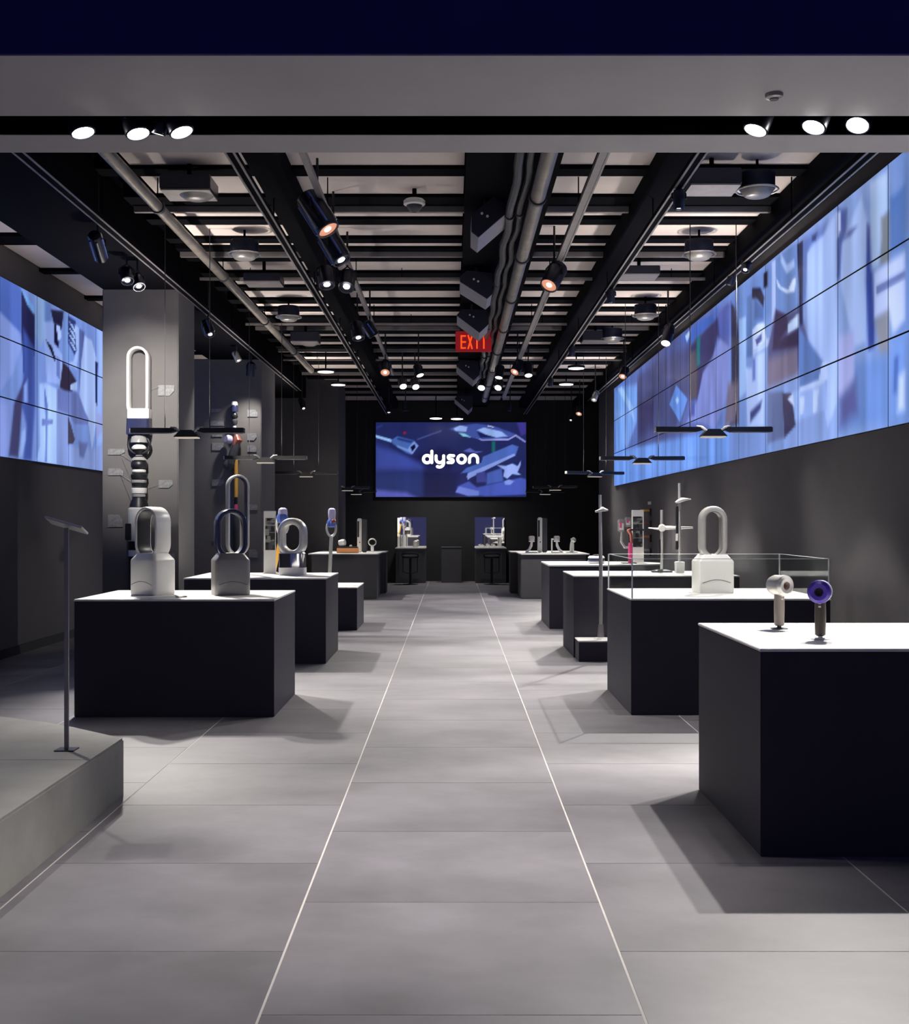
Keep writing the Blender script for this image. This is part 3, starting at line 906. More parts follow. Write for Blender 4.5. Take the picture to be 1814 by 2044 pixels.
p = PX(546, 1143, 13.9)
stick_vac('upright vacuum with an orange tube between the white board and the mirror fan', (p.x, 13.9, .90), 1.66, 'gold', 0, (.10, 0))
p = PX(657, 1165, 17.1)
stick_vac('upright vacuum with a silver tube standing on the low left block', (p.x, 17.1, .59), 1.69, 'silver', 0, (.03, 0))


def pole_vac(label, base, top, clip_z, segs, cross=None):
    x, y, z = base
    r = thing('vacuum_pole', label, 'vacuum cleaner', base)
    if cross:
        MB().loft([(0, .24, .12, .02), (.02, .24, .12, .02), (.035, .12, .07, .02)], base).build('dock', M['dark'], r, smooth=True)
    else:
        MB().loft([(0, .09, .10, .01), (.01, .10, .11, .01), (.125, .105, .11, .01), (.13, .08, .08, .01)], base).build('dock', M['white'], r, smooth=True)
    MB().tube([(x, y, z + .03), (x, y, top)], .0175, 12).build('tube', M['silver'], r, smooth=True)
    for z0, z1, m in segs:
        MB().box(x - .04, x - .019, y - .02, y + .03, z0, z1).build('strip', M[m], r, bevel=.003)
    if clip_z:
        MB().tube([(x - .05, y - .03, clip_z - .018), (x - .02, y - .035, clip_z), (x + .02, y - .035, clip_z + .015), (x + .06, y - .03, clip_z + .02), (x + .13, y - .01, clip_z + .022)], [.012, .02, .026, .018, .006], 10).build('clip', M['white'], r, smooth=True)
    if cross:
        MB().lathe([(.03, -.03), (.045, 0), (.03, .03)], (x, y - .02, cross), 14, axis=(0, 1, 0)).build('joint', M['white'], r, smooth=True)
        MB().tube([(x - .16, y - .02, cross), (x - .05, y - .02, cross - .012), (x, y - .02, cross), (x + .2, y - .02, cross), (x + .36, y - .02, cross + .002)], [.006, .012, .024, .018, .010], 8).build('cross_bar', M['white'], r, smooth=True)
    return r


p = PX(1199, 1268, 13.0)
r = thing('vacuum_pole', 'tall tapered silver vacuum pole standing on the low step at the right', 'vacuum cleaner', (p.x, 13.0, .225))
MB().loft([(0, .14, .12, .03), (.012, .13, .11, .03), (.02, .06, .05, .02)], (p.x, 13.0, .225)).build('foot', M['white'], r, smooth=True)
MB().loft([(.015, .075, .06, .02), (.16, .055, .045, .02)], (p.x, 13.0, .225)).build('sleeve', M['steel'], r, smooth=True)
MB().tube([(p.x, 13.0, .25), (p.x, 13.0, 1.0), (p.x - .01, 13.0, 1.784)], [.019, .021, .016], 14).build('tube', M['silver'], r, smooth=True)
MB().tube([(p.x - .065, 12.97, 1.60), (p.x - .02, 12.965, 1.612), (p.x + .02, 12.965, 1.63), (p.x + .035, 12.97, 1.622), (p.x + .075, 12.975, 1.618)], [.009, .018, .026, .02, .007], 10).build('clip', M['white'], r, smooth=True)
p = PX(1319, 1140, 14.1)
pole_vac('silver vacuum pole with a white cross bar behind the glass case', (p.x, 14.05, .90), 1.63, None, [(1.03, 1.29, 'black')], cross=1.42)
p = PX(1356, 1146, 13.95)
pole_vac('tallest silver vacuum pole with black strips behind the glass case', (p.x, 13.95, .90), 1.94, 1.73, [(1.36, 1.67, 'black'), (1.27, 1.355, 'white'), (1.17, 1.265, 'black')])

# ------------------------------------------------------------------ glass case
gc = thing('glass_case', 'open clear glass case on the right plinth around the white fan', 'case', (2.15, 10, .90))
gx0, gx1, gy0, gy1, gz0, gz1 = 1.385, 2.915, 9.295, 10.712, .901, 1.205
for x0, x1, y0, y1 in ((gx0, gx1, gy0, gy0 + .008), (gx0, gx1, gy1 - .008, gy1), (gx0, gx0 + .008, gy0 + .009, gy1 - .009), (gx1 - .008, gx1, gy0 + .009, gy1 - .009)):
    MB().box(x0, x1, y0, y1, gz0, gz1).build('glass_pane', M['glass'], gc)
for x in (gx0, gx1 - .008):
    for yy in (gy0, gy1 - .008):
        MB().box(x - .001, x + .009, yy - .001, yy + .009, gz0, gz1).build('glass_corner', M['glass_edge'], gc)
MB().box(gx0, gx1, gy0, gy0 + .008, gz1, gz1 + .004).box(gx0, gx1, gy1 - .008, gy1, gz1, gz1 + .004).box(gx0, gx0 + .008, gy0 + .008, gy1 - .008, gz1, gz1 + .004).box(gx1 - .008, gx1, gy0 + .008, gy1 - .008, gz1, gz1 + .004).build('glass_rim', M['glass_edge'], gc)

# ------------------------------------------------------------------ hair dryers on the front plinth
def hair_dryer(label, x, y, z, h, head_m, ring_m, handle_m, yaw, slim=False):
    r = thing('hair_dryer', label, 'hair dryer', (x, y, z), yaw)
    hh = h - .055
    MB().lathe([(.045, 0), (.046, .004), (.012, .007), (.010, .02)], n=20).build('stand', M['white'] if slim else M['dark'], r, smooth=True, local=True)
    MB().loft([(.016, .034, .034, .013), (.022, .049, .046, .019), (hh * .5, .054, .050, .022), (hh - .02, .050, .047, .020)]).build('handle', M[handle_m], r, smooth=True, local=True)
    prof = [(.024, -.055), (.040, -.058), (.051, -.045), (.054, -.02), (.054, .03), (.046, .052), (.030, .056), (.022, .045), (.021, -.04)]
    R = []
    n = 26
    for rad, t in prof:
        R.append([Vector((rad * math.cos(2 * math.pi * i / n), t, hh + rad * math.sin(2 * math.pi * i / n))) for i in range(n)])
    MB().rings(R, closed=True).build('head', M[head_m], r, smooth=True, local=True)
    R = []
    for rad, t in [(.0215, -.0605), (.040, -.0625), (.0555, -.048), (.0565, -.030), (.0545, -.030), (.0515, -.046), (.039, -.0585), (.0225, -.056)]:
        R.append([Vector((rad * math.cos(2 * math.pi * i / n), t, hh + rad * math.sin(2 * math.pi * i / n))) for i in range(n)])
    MB().rings(R, closed=True).build('front_ring', M[ring_m], r, smooth=True, local=True)
    MB().lathe([(.0205, -.02), (.0205, .02)], (0, 0, hh), 20, axis=(0, 1, 0)).build('core', M['dark'] if slim else M['red'], r, smooth=True, local=True)
    for zz in (hh - .055, hh - .072):
        MB().box(-.006, .006, -.0265, -.02, zz - .004, zz + .004).build('button', M['white'], r, local=True)
    return r


p = PX(1555, 1255, 6.36)
hair_dryer('silver hair dryer with taupe handle, left one on the front right plinth', p.x, p.y, .93, .285, 'silver', 'silver', 'taupe', math.radians(24))
p = PX(1637, 1276, 5.80)
hair_dryer('violet faced hair dryer with dark handle, right one on the front right plinth', p.x, p.y, .93, .285, 'silver', 'purple', 'bronze', math.radians(-24), slim=True)

# ------------------------------------------------------------------ sign stand on the platform
p = PX(133, 1498, 6.24)
t = thing('sign_stand', 'thin dark sign stand with a tilted plate on the left platform', 'sign', (p.x, p.y, .312))
MB().box(p.x - .011, p.x + .011, p.y - .008, p.y + .008, .312, 1.465).build('post', M['nickel'], t, bevel=.002)
MB().box(p.x - .05, p.x + .05, p.y - .05, p.y + .05, .3125, .318).build('foot', M['black'], t)
Rm = Matrix.Rotation(math.radians(16), 3, 'Y') @ Matrix.Rotation(math.radians(-14), 3, 'X')
MB().obox((p.x, p.y, 1.478), .20, .15, .012, Rm).build('plate', M['silver'], t, bevel=.003)

# ------------------------------------------------------------------ exploded fan on the first column
YC = 13.6
cx = PX(278, 900, YC - .09).x
SC = F / (YC - .09)
zpx = lambda py: EYE + (VY - py) / SC
t = thing('exploded_fan', 'exploded fan display of white and black pieces on the nearest column', 'display', (cx, YC, .2))
yc = YC - .10
MB().box(cx - .012, cx + .012, YC - .02, YC, zpx(1180), zpx(840)).build('backing_rail', M['black'], t)
MB().stadium(.122, zpx(811), zpx(714), .03, .13, (cx - .005, yc, 0), rnd=.3).build('loop', M['white'], t, smooth=True)
MB().box(cx - .118, cx + .122, yc - .06, yc + .09, zpx(836), zpx(816)).build('loop_foot', M['white'], t, bevel=.006)
MB().loft([(0, .255, .19, .03), (zpx(837) - zpx(868), .245, .19, .03)], (cx, yc - .0, zpx(868))).build('collar', M['navy'], t, smooth=True)


def stackpiece(name, m, *prof):
    MB().lathe([(w / 2 / SC, zpx(y_)) for w, y_ in prof], (cx, yc, 0), 22).build(name, M[m], t, smooth=True)


ring = [(cx + 21 / SC * math.cos(q), yc, zpx(888) + 18 / SC * math.sin(q)) for q in [2 * math.pi * i / 20 for i in range(20)]]
MB().tube(ring, .018, 8, closed=True).build('ring', M['black'], t, smooth=True)
stackpiece('funnel', 'clear', (34, 884), (30, 872), (24, 869))
stackpiece('dome', 'white', (28, 897), (30, 894), (22, 889), (10, 886))
stackpiece('neck', 'black', (22, 912), (12, 909), (16, 904), (26, 899))
stackpiece('glass_dish', 'clear', (32, 919), (30, 917), (18, 911), (8, 907))
stackpiece('motor_ring', 'black', (26, 936), (32, 932), (32, 924), (26, 920))
stackpiece('impeller', 'white', (20, 945), (27, 942), (27, 938), (14, 936))
stackpiece('motor_housing', 'black', (30, 957), (33, 953), (33, 948), (26, 944))
stackpiece('gasket', 'clear', (29, 964), (30, 963), (30, 959), (28, 958))
stackpiece('bowl', 'black', (20, 973), (27, 971), (28, 965), (24, 964))
stackpiece('white_ring', 'white', (29, 985), (30, 984), (31, 975), (28, 974))
stackpiece('grey_ring', 'clear', (25, 992), (26, 991), (26, 987), (25, 986))
stackpiece('cone', 'black', (38, 1012), (34, 1004), (27, 996), (26, 993))
stackpiece('body', 'white', (42, 1080), (43, 1078), (43, 1016), (36, 1013))
MB().box(cx - .124, cx - .06, yc - .128, yc - .10, zpx(1078), zpx(1045)).build('side_port', M['black'], t, bevel=.006)
stackpiece('black_band', 'black', (42, 1097), (42, 1081))
stackpiece('lower_ring', 'white', (42, 1110), (42, 1098))
stackpiece('foot', 'black', (30, 1182), (36, 1178), (40, 1111))


def label_plate(px0, px1, py0, py1, Y, label, notch=0):
    a, b = PX(px0, py1, Y), PX(px1, py0, Y)
    w, h = b.x - a.x, b.z - a.z
    poly = [(a.x, a.z), (b.x - (w * .28 if notch == 1 else 0), a.z), (b.x, a.z + (h * .45 if notch == 1 else 0)), (b.x, b.z - (h * .4 if notch == 2 else 0)), (b.x - (w * .25 if notch == 2 else 0), b.z), (a.x, b.z)]
    r = thing('label_plate', label, 'label', ((a.x + b.x) / 2, Y, (a.z + b.z) / 2), group='grey label plates on the columns')
    MB().prism(poly, Y - .012, Y - .002).build('plate', M['plate'], r)
    return r


YF = YC - .001
for args in ((316, 348, 769, 790, 'grey label plate right of the white loop on the nearest column', 1),
             (216, 250, 896, 908, 'upper of the two grey plates left of the black rings on the nearest column', 1),
             (216, 247, 935, 949, 'lower of the two grey plates left of the black rings on the nearest column', 2),
             (317, 345, 958, 974, 'grey label plate right of the white ring on the nearest column', 1),
             (216, 245, 1027, 1052, 'square grey plate left of the white fan body on the nearest column', 2),
             (330, 342, 1036, 1051, 'small grey plate seen beside the white loop fan', 0),
             (338, 348, 1105, 1124, 'lowest small grey plate right of the white loop fan base', 1)):
    r = label_plate(*args[:4], YF, args[4], args[5])
    if args[0] == 216 and args[2] < 940:
        for ty in (20, 60):
            c0 = PX(240, args[3] - 2, YF - .02)
            MB().cyl(c0, PX(263, args[3] + ty - 8, YF - .03), .0022, n=5).build('leader_wire', M['plate'], r)
    if args[0] == 317:
        MB().cyl(PX(318, 966, YF - .02), PX(292, 974, YF - .03), .002, n=5).build('leader_wire', M['plate'], r)
    if args[0] == 316:
        MB().cyl(PX(317, 772, YF - .02), PX(297, 779, YF - .03), .002, n=5).build('leader_wire', M['plate'], r)

# ------------------------------------------------------------------ exploded vacuum on the second column
YD = 19.5
yd = YD - .10
t = thing('exploded_vacuum', 'exploded vacuum display with a golden tube on the second column', 'display', (PX(470, 1000, YD).x, YD, .6))
SD = F / yd


def zq(py):
    return EYE + (VY - py) / SD


def vp(name, m, pxc, *prof):
    MB().lathe([(w / 2 / SD, zq(y_)) for w, y_ in prof], (PX(pxc, 900, yd).x, yd, 0), 18).build(name, M[m], t, smooth=True)


vp('white_cap', 'white', 468, (13, 809), (13, 806), (10, 802))
vp('cup', 'navy', 468, (15, 822), (14, 812), (12, 809))
vp('spring', 'black', 468, (11, 835), (14, 832), (12, 826), (8, 824))
vp('filter', 'dark', 468, (9, 848), (12, 845), (12, 839), (8, 837))
vp('nut', 'white', 468, (3, 862), (6, 856), (8, 852), (5, 849))
MB().lathe([(.03, -.02), (.07, .0), (.075, .05), (.05, .09)], PX(459, 878, yd), 16, axis=(-.5, -.6, .1)).build('bin', M['lavender'], t, smooth=True)
MB().tube([PX(472, 868, yd), PX(475, 878, yd), PX(468, 892, yd)], [.03, .075, .05], 12).build('cyclone', M['red'], t, smooth=True)
MB().tube([PX(473, 885, yd), PX(466, 905, yd), PX(461, 926, yd)], [.06, .075, .07], 12).build('handle', M['dark'], t, smooth=True)
MB().lathe([(.04, -.03), (.085, -.02), (.085, .03), (.05, .05)], PX(457, 928, yd), 18, axis=(0, -1, 0)).build('battery', M['dark'], t, smooth=True)
MB().cyl(PX(471, 992, yd), PX(471, 912, yd), .032, n=14).build('tube', M['gold'], t, smooth=True)
vp('tip', 'black', 471, (6, 1006), (7, 1003), (6, 993))
vp('grip', 'pink', 471, (8, 1020), (9, 1017), (6, 1007))
vp('brush_neck', 'dark', 474, (16, 1120), (20, 1060), (18, 1030), (9, 1021))
for args in ((422, 442, 816, 823, 'topmost grey plate left of the exploded vacuum', 1), (420, 447, 840, 850, 'second grey plate down left of the exploded vacuum', 0),
             (423, 443, 868, 872, 'thin grey plate just under the near left pendant lamp', 0), (423, 446, 884, 899, 'grey plate left of the dark vacuum handle', 1),
             (423, 447, 957, 970, 'grey plate left of the golden tube on the second column', 1), (494, 514, 818, 832, 'topmost grey plate right of the exploded vacuum', 2),
             (494, 512, 865, 879, 'second grey plate down right of the exploded vacuum', 1), (494, 512, 889, 902, 'round cornered grey plate right of the dark vacuum handle', 2),
             (494, 514, 1007, 1018, 'grey plate on the second column right of the tower fan loop', 0), (497, 514, 1097, 1113, 'lowest grey plate on the second column above the second plinth', 2),
             (424, 432, 1075, 1080, 'tiny grey plate on the second column left of the dark blue fan', 0)):
    label_plate(*args[:4], YD - .001, args[4], args[5])

# ------------------------------------------------------------------ small goods on the right plinth
p = PX(1258, 1112, 17.2)
r = thing('pink_vacuum', 'magenta hand tool standing on the curved white top at right', 'vacuum cleaner', (p.x, 17.2, .89))
MB().loft([(0, .07, .06, .02), (.02, .06, .05, .02), (.25, .065, .05, .02), (.30, .05, .04, .015)], (p.x, 17.2, .89)).build('body', M['pink'], r, smooth=True)
MB().tube([(p.x + .02, 17.2, 1.18), (p.x + .01, 17.2, 1.3), (p.x - .03, 17.18, 1.38)], [.02, .024, .03], 10).build('neck', M['red'], r, smooth=True)
for (x0, x1, y0, y1, m, lab) in ((1233, 1246, 1036, 1062, 'clear', 'grey plastic case hung leftmost on the tool rack'), (1247, 1259, 1032, 1052, 'steel', 'silver case hung at the top of the tool rack')):
    a, b = PX(x0, y1, 17.25), PX(x1, y0, 17.25)
    r = thing('tool_case', lab, 'case', ((a.x + b.x) / 2, 17.25, a.z))
    MB().box(a.x, b.x, 17.22, 17.29, a.z, b.z).build('shell', M[m], r, bevel=.012)
    MB().box(a.x + .015, b.x - .015, 17.212, 17.222, a.z + .03, b.z - .06).build('front_panel', M['white'], r)
    MB().box(a.x + .02, a.x + .05, 17.208, 17.215, a.z + .06, b.z - .04).build('clasp', M['pink'], r)
a = PX(1254, 1118, 17.4)
r = thing('tool_rack', 'thin dark rack holding cases and tools beside the white board', 'rack', (a.x, 17.35, .89))
MB().box(a.x - .012, a.x + .012, 17.33, 17.36, .89, 1.52).build('post', M['dark'], r)
MB().box(a.x - .16, a.x + .22, 17.30, 17.33, 1.36, 1.385).build('shelf_bar', M['dark'], r)
MB().box(a.x - .10, a.x + .10, 17.26, 17.45, .89, .90).build('foot', M['dark'], r)
MB().tube([(a.x - .10, 17.33, 1.36), (a.x - .11, 17.33, 1.20), (a.x - .06, 17.33, 1.12), (a.x - .01, 17.33, 1.12)], .02, 8).build('hose', M['clear'], r, smooth=True)
r = thing('robot_vacuum', 'white and black robot vacuum on the second right plinth end', 'vacuum cleaner', (*PX(1190, 1122, 17.3).to_tuple()[:2], .89))
p = PX(1190, 1122, 17.3)
MB().lathe([(.10, 0), (.12, .01), (.12, .09), (.10, .11)], (p.x, 17.3, .89), 24).build('shell', M['white'], r, smooth=True)
MB().lathe([(.121, .03), (.123, .035), (.123, .07), (.121, .075)], (p.x, 17.3, .89), 24).build('bumper', M['navy'], r, smooth=True)
MB().lathe([(.05, .11), (.05, .125), (.02, .13)], (p.x, 17.3, .89), 18).build('lens_cap', M['black'], r, smooth=True)
# wall shelves at right
for y_, lab, m in ((1019, 'topmost short orange peg shelf on the right wall', 'gold'), (1043, 'second short copper peg shelf on the right wall', 'red'), (1071, 'third short orange peg shelf on the right wall', 'orange'), (1098, 'lowest short grey peg shelf on the right wall', 'silver')):
    YY = XR * F / (1299 - VX)
    p = PX(1299, y_, YY)
    r = thing('peg_shelf', lab, 'shelf', (XR, YY, p.z), group='peg shelves on the right wall')
    MB().box(XR - .17, XR - .03, YY - .05, YY + .05, p.z - .018, p.z + .018).build('bar', M[m], r, bevel=.004)
    MB().box(XR - .03, XR - .002, YY - .07, YY + .07, p.z - .09, p.z + .03).build('bracket', M['black'], r)
r = thing('wall_plate', 'small white square switch plate high on the right wall', 'plate', (XR, 19.8, 1.79))
MB().box(XR - .012, XR - .002, 19.66, 19.94, 1.77, 1.82).build('plate', M['white'], r)

# ------------------------------------------------------------------ back left and right tables: goods
TZ = .872
p = PX(694, 1104, 23.6)
r = thing('leather_box', 'orange leather box with open dark top on the back left table', 'box', (p.x, 23.6, TZ))
MB().box(p.x - .21, p.x + .21, 23.5, 23.72, TZ, TZ + .10).build('body', M['orange'], r, bevel=.006)
MB().box(p.x - .2, p.x + .2, 23.51, 23.71, TZ + .10, TZ + .125).build('tray', M['black'], r, bevel=.003)
for dx, ang, lab in ((-.11, .5, 'hair dryer lying tipped on the orange leather box'),):
    rr = thing('hair_dryer', lab, 'hair dryer', (p.x + dx, 23.6, TZ + .125))
    MB().lathe([(.02, -.07), (.06, -.06), (.07, 0), (.06, .06), (.03, .075)], (p.x + dx, 23.6, TZ + .20), 18, axis=(1, -.3, .2)).build('head', M['white'], rr, smooth=True)
    MB().tube([(p.x + dx - .02, 23.6, TZ + .17), (p.x + dx - .04, 23.6, TZ + .11 + .03)], .022, 10).build('handle', M['silver'], rr, smooth=True)
rr = thing('nozzle', 'small cream nozzle on the right of the orange leather box', 'nozzle', (p.x + .06, 23.6, TZ + .125))
MB().lathe([(.02, 0), (.028, .006), (.024, .03), (.012, .035)], (p.x + .06, 23.6, TZ + .125), 14).build('cap', M['white'], rr, smooth=True)
MB().lathe([(.029, 0), (.03, .004), (.029, .008)], (p.x + .06, 23.6, TZ + .1255), 14).build('rim', M['gold'], rr, smooth=True)


def tower(label, px, Y, w, h, flip):
    p = PX(px, 1100, Y)
    r = thing('slim_tower_fan', label, 'fan', (p.x, Y, TZ), flip)
    MB().box(-.04, .05, -.03, .09, 0, h).build('body', M['white'], r, bevel=.015, local=True)
    MB().box(-.035, .0, -.034, -.028, h * .45, h * .92).build('slot', M['black'], r, local=True)
    MB().box(.052, .15, .0, .12, 0, h * .98).build('rear_shell', M['dark'], r, bevel=.015, local=True)
    MB().lathe([(.012, 0), (.012, .004)], (.01, -.034, h * .30), 12, axis=(0, -1, 0)).build('button', M['black'], r, local=True)
    return r


tower('slim white tower fan with black slot on the back left table', 717, 24.0, .1, .68, math.radians(180 + 8) if False else 0)
tower('slim white tower fan with dark rear shell on the back right table', 1077, 24.0, .1, .70, 0)
p = PX(743, 1098, 24.3)
r = thing('ring_stand', 'white stand carrying an open ring dryer at the right of the back left table', 'stand', (p.x, 24.3, TZ))
MB().box(p.x - .03, p.x + .03, 24.27, 24.33, TZ, TZ + .13).build('post', M['white'], r, bevel=.008)
ring = [(p.x + .075 * math.cos(q), 24.3, TZ + .20 + .07 * math.sin(q)) for q in [2 * math.pi * i / 16 for i in range(16)]]
MB().tube(ring, .014, 8, closed=True).build('ring', M['silver'], r, smooth=True)


def dryer_stand(label, px, Y, mirror=1, kind=0):
    p = PX(px, 1100, Y)
    x = p.x
    r = thing('dryer_stand', label, 'stand', (x, Y, TZ))
    MB().box(x - .12, x + .12, Y - .06, Y + .06, TZ, TZ + .018).build('base', M['white'], r, bevel=.006)
    if kind == 0:
        MB().tube([(x - mirror * .10, Y, TZ + .02), (x - mirror * .04, Y, TZ + .06), (x, Y, TZ + .14), (x + mirror * .01, Y, TZ + .22)], [.022, .026, .028, .022], 10).build('arm', M['white'], r, smooth=True)
        MB().loft([(0, .10, .08, .03), (.03, .12, .09, .03), (.08, .12, .09, .03), (.10, .08, .07, .03)], (x + mirror * .01, Y, TZ + .235)).build('head', M['silver'], r, smooth=True)
        MB().loft([(0, .11, .07, .02), (.02, .12, .08, .02)], (x + mirror * .01, Y, TZ + .215)).build('collar', M['white'], r, smooth=True)
    else:
        MB().tube([(x, Y, TZ + .015), (x + .005, Y, TZ + .16), (x + .01, Y, TZ + .23)], [.045, .042, .03], 12).build('post', M['white'], r, smooth=True)
        MB().lathe([(.02, -.04), (.05, -.03), (.05, .03), (.02, .05)], (x + .03, Y, TZ + .25), 16, axis=(.7, -.5, .4)).build('head', M['silver'], r, smooth=True)
    return r


dryer_stand('white dryer stand with curved arm left of the dark tower fan', 1060, 23.75, 1, 0)
dryer_stand('white dryer stand with curved arm right of the dark tower fan', 1112, 23.75, -1, 0)
dryer_stand('white hooded stand rightmost on the back right table', 1141, 23.8, 1, 1)
p = PX(1098, 1100, 24.4)
r = thing('clip_stand', 'small white clip stand just behind the dark tower fan', 'stand', (p.x + .03, 24.4, TZ))
MB().box(p.x + .02, p.x + .045, 24.38, 24.42, TZ, TZ + .24).build('post', M['white'], r)
MB().box(p.x + .02, p.x + .11, 24.37, 24.43, TZ + .24, TZ + .275).build('clip', M['white'], r, bevel=.006)

# ------------------------------------------------------------------ styling stations at the back
for px0, px1, side in ((789.5, 849, 'left'), (949, 1010, 'right')):
    Y = 29.0
    a, b = PX(px0, 1166, Y), PX(px1, 1032, Y)
    zt = PX(0, 1093, Y).z
    c = thing('styling_counter', 'dark styling counter with pale top on the %s of the back wall' % side, 'counter', ((a.x + b.x) / 2, Y, 0), group='styling counters')
    MB().box(a.x, b.x, Y + .02, YB - .004, 0, zt - .03).build('body', M['plinth_grey'], c, bevel=.006)
    MB().box(a.x - .01, b.x + .01, Y, YB - .004, zt - .03, zt).build('top', M['top'], c, bevel=.004)
    MB().box(a.x + .08, b.x - .08, Y + .012, Y + .02, .1, zt - .12).build('front_panel', M['plinth_grey'], c)
    m = thing('mirror', 'frameless mirror above the %s styling counter' % side, 'mirror', ((a.x + b.x) / 2, YB, zt + .02), group='styling mirrors')
    MB().box(a.x + .002, b.x - .002, YB - .03, YB - .012, zt + .004, b.z).build('backing', M['black'], m)
    MB().box(a.x, b.x, YB - .036, YB - .03, zt + .004, b.z).build('glass', M['mirror'], m)
    if side == 'left':
        items = ((795, .06, .24, 'white', 'tall cream bottle leftmost on the left styling counter'), (806, .10, .30, 'white', 'white dryer box on the left styling counter'), (829, .12, .16, 'silver', 'silver loop holder on the left styling counter'))
    else:
        items = ((962, .14, .05, 'white', 'low white dish leftmost on the right styling counter'), (975, .07, .06, 'white', 'first small white cup on the right styling counter'), (986, .07, .06, 'white', 'second small white cup on the right styling counter'), (999, .06, .22, 'white', 'white dryer stand rightmost on the right styling counter'))
    for px, w, h, mm, lab in items:
        p = PX(px, 1090, Y + .35)
        r = thing('styling_tool', lab, 'container', (p.x, Y + .35, zt))
        MB().loft([(0, w, w * .8, w * .3), (h * .9, w * .95, w * .75, w * .3), (h, w * .7, w * .5, w * .2)], (p.x, Y + .35, zt)).build('body', M[mm], r, smooth=True)
        MB().loft([(h, w * .5, w * .4, w * .15), (h + .015, w * .45, w * .35, w * .15)], (p.x, Y + .35, zt)).build('lid', M['silver'], r, smooth=True)
    sx = PX(819 if side == 'left' else 981, 1110, 28.5).x
    s = thing('bar_stool', 'black bar stool with low back in front of the %s styling counter' % side, 'stool', (sx, 28.45, 0), group='black bar stools')
    MB().lathe([(.18, 0), (.19, .008), (.06, .02), (.03, .03)], (sx, 28.45, 0), 24).build('base', M['black'], s, smooth=True)
    MB().cyl((sx, 28.45, .02), (sx, 28.45, .62), .028, n=14).build('pole', M['black'], s, smooth=True)
    MB().loft([(.62, .34, .32, .08), (.635, .38, .36, .1), (.67, .40, .37, .12), (.68, .36, .34, .12)], (sx, 28.45, 0)).build('seat', M['black'], s, smooth=True)
    MB().tube([(sx - .17, 28.45, .65), (sx - .19, 28.33, .72), (sx - .10, 28.26, .75), (sx + .10, 28.26, .75), (sx + .19, 28.33, .72), (sx + .17, 28.45, .65)], .018, 8).build('back_rail', M['black'], s, smooth=True)
    MB().tube([(sx - .17, 28.36, .62), (sx - .17, 28.33, .30), (sx, 28.31, .26), (sx + .17, 28.33, .30), (sx + .17, 28.36, .62)], .010, 6).build('foot_rest', M['black'], s, smooth=True)
a, b = PX(880.5, 1163, 29.2), PX(921, 1092, 29.2)
k = thing('kiosk', 'plain charcoal kiosk block standing between the two styling counters', 'kiosk', ((a.x + b.x) / 2, 29.4, 0))
MB().box(a.x, b.x, 29.2, 29.7, 0, b.z - .02).build('body', M['plinth_grey'], k, bevel=.005)
MB().box(a.x - .005, b.x + .005, 29.195, 29.7, b.z - .02, b.z).build('top', M['plinth_grey'], k, bevel=.003)

# ------------------------------------------------------------------ ceiling services
def rail(name, label, x, z, w, h, y0, y1, m='joist', lips=True, cat='rail'):
    r = thing(name, label, cat, (x, (y0 + y1) / 2, z))
    MB().box(x - w / 2, x + w / 2, y0, y1, z, z + h).build('channel', M[m], r)
    if lips:
        for sx in (-1, 1):
            MB().box(x + sx * w / 2 - .008, x + sx * w / 2 + .008, y0, y1, z - .006, z).build('lip', M['rail'], r)
    y = y0 + 1
    while y < y1:
        MB().cyl((x, y, z + h), (x, y, 4.61), .006, n=5).build('hanger', M['joist'], r)
        y += 3.1
    return r


rail('light_track', 'lighting track along the dark beam on the left', -3.06, 4.10, .075, .045, 6.4, 24)
rail('light_track', 'lighting track under the left central beam', -1.56, 4.08, .06, .05, 6.4, 29)
rail('light_track', 'lighting track under the right central beam', 1.75, 4.08, .06, .05, 6.4, 29)
rail('light_track', 'lighting track beside the right video wall', 2.96, 4.10, .07, .05, 6.4, 26)
rail('cable_rail', 'thin grey rail carrying spotlights left of the middle', -1.09, 4.16, .045, .05, 6.4, 22, 'rail', False)
rail('cable_rail', 'thin grey rail carrying spotlights right of the middle', 1.10, 4.16, .06, .05, 6.4, 26, 'rail', True)


def pipe(label, x, z, rad, y0, y1, m='pipe', wob=0, step=3.0):
    r = thing('ceiling_pipe', label, 'pipe', (x, (y0 + y1) / 2, z))
    if wob:
        pts = [(x + wob * math.sin(i * 1.3), y0 + (y1 - y0) * i / 60, z + wob * math.cos(i * 1.7)) for i in range(61)]
        MB().tube(pts, rad, 8).build('hose', M[m], r, smooth=True)
    else:
        MB().cyl((x, y0, z), (x, y1, z), rad, n=18).build('run', M[m], r, smooth=True)
    y = y0 + 1.2
    while y < y1:
        MB().cyl((x, y, z), (x, y + .05, z), rad * 1.25, n=18).build('coupling', M['dark'], r, smooth=True)
        MB().cyl((x, y + .025, z), (x, y + .025, 4.61), .006, n=5).build('hanger', M['joist'], r)
        y += step
    return r


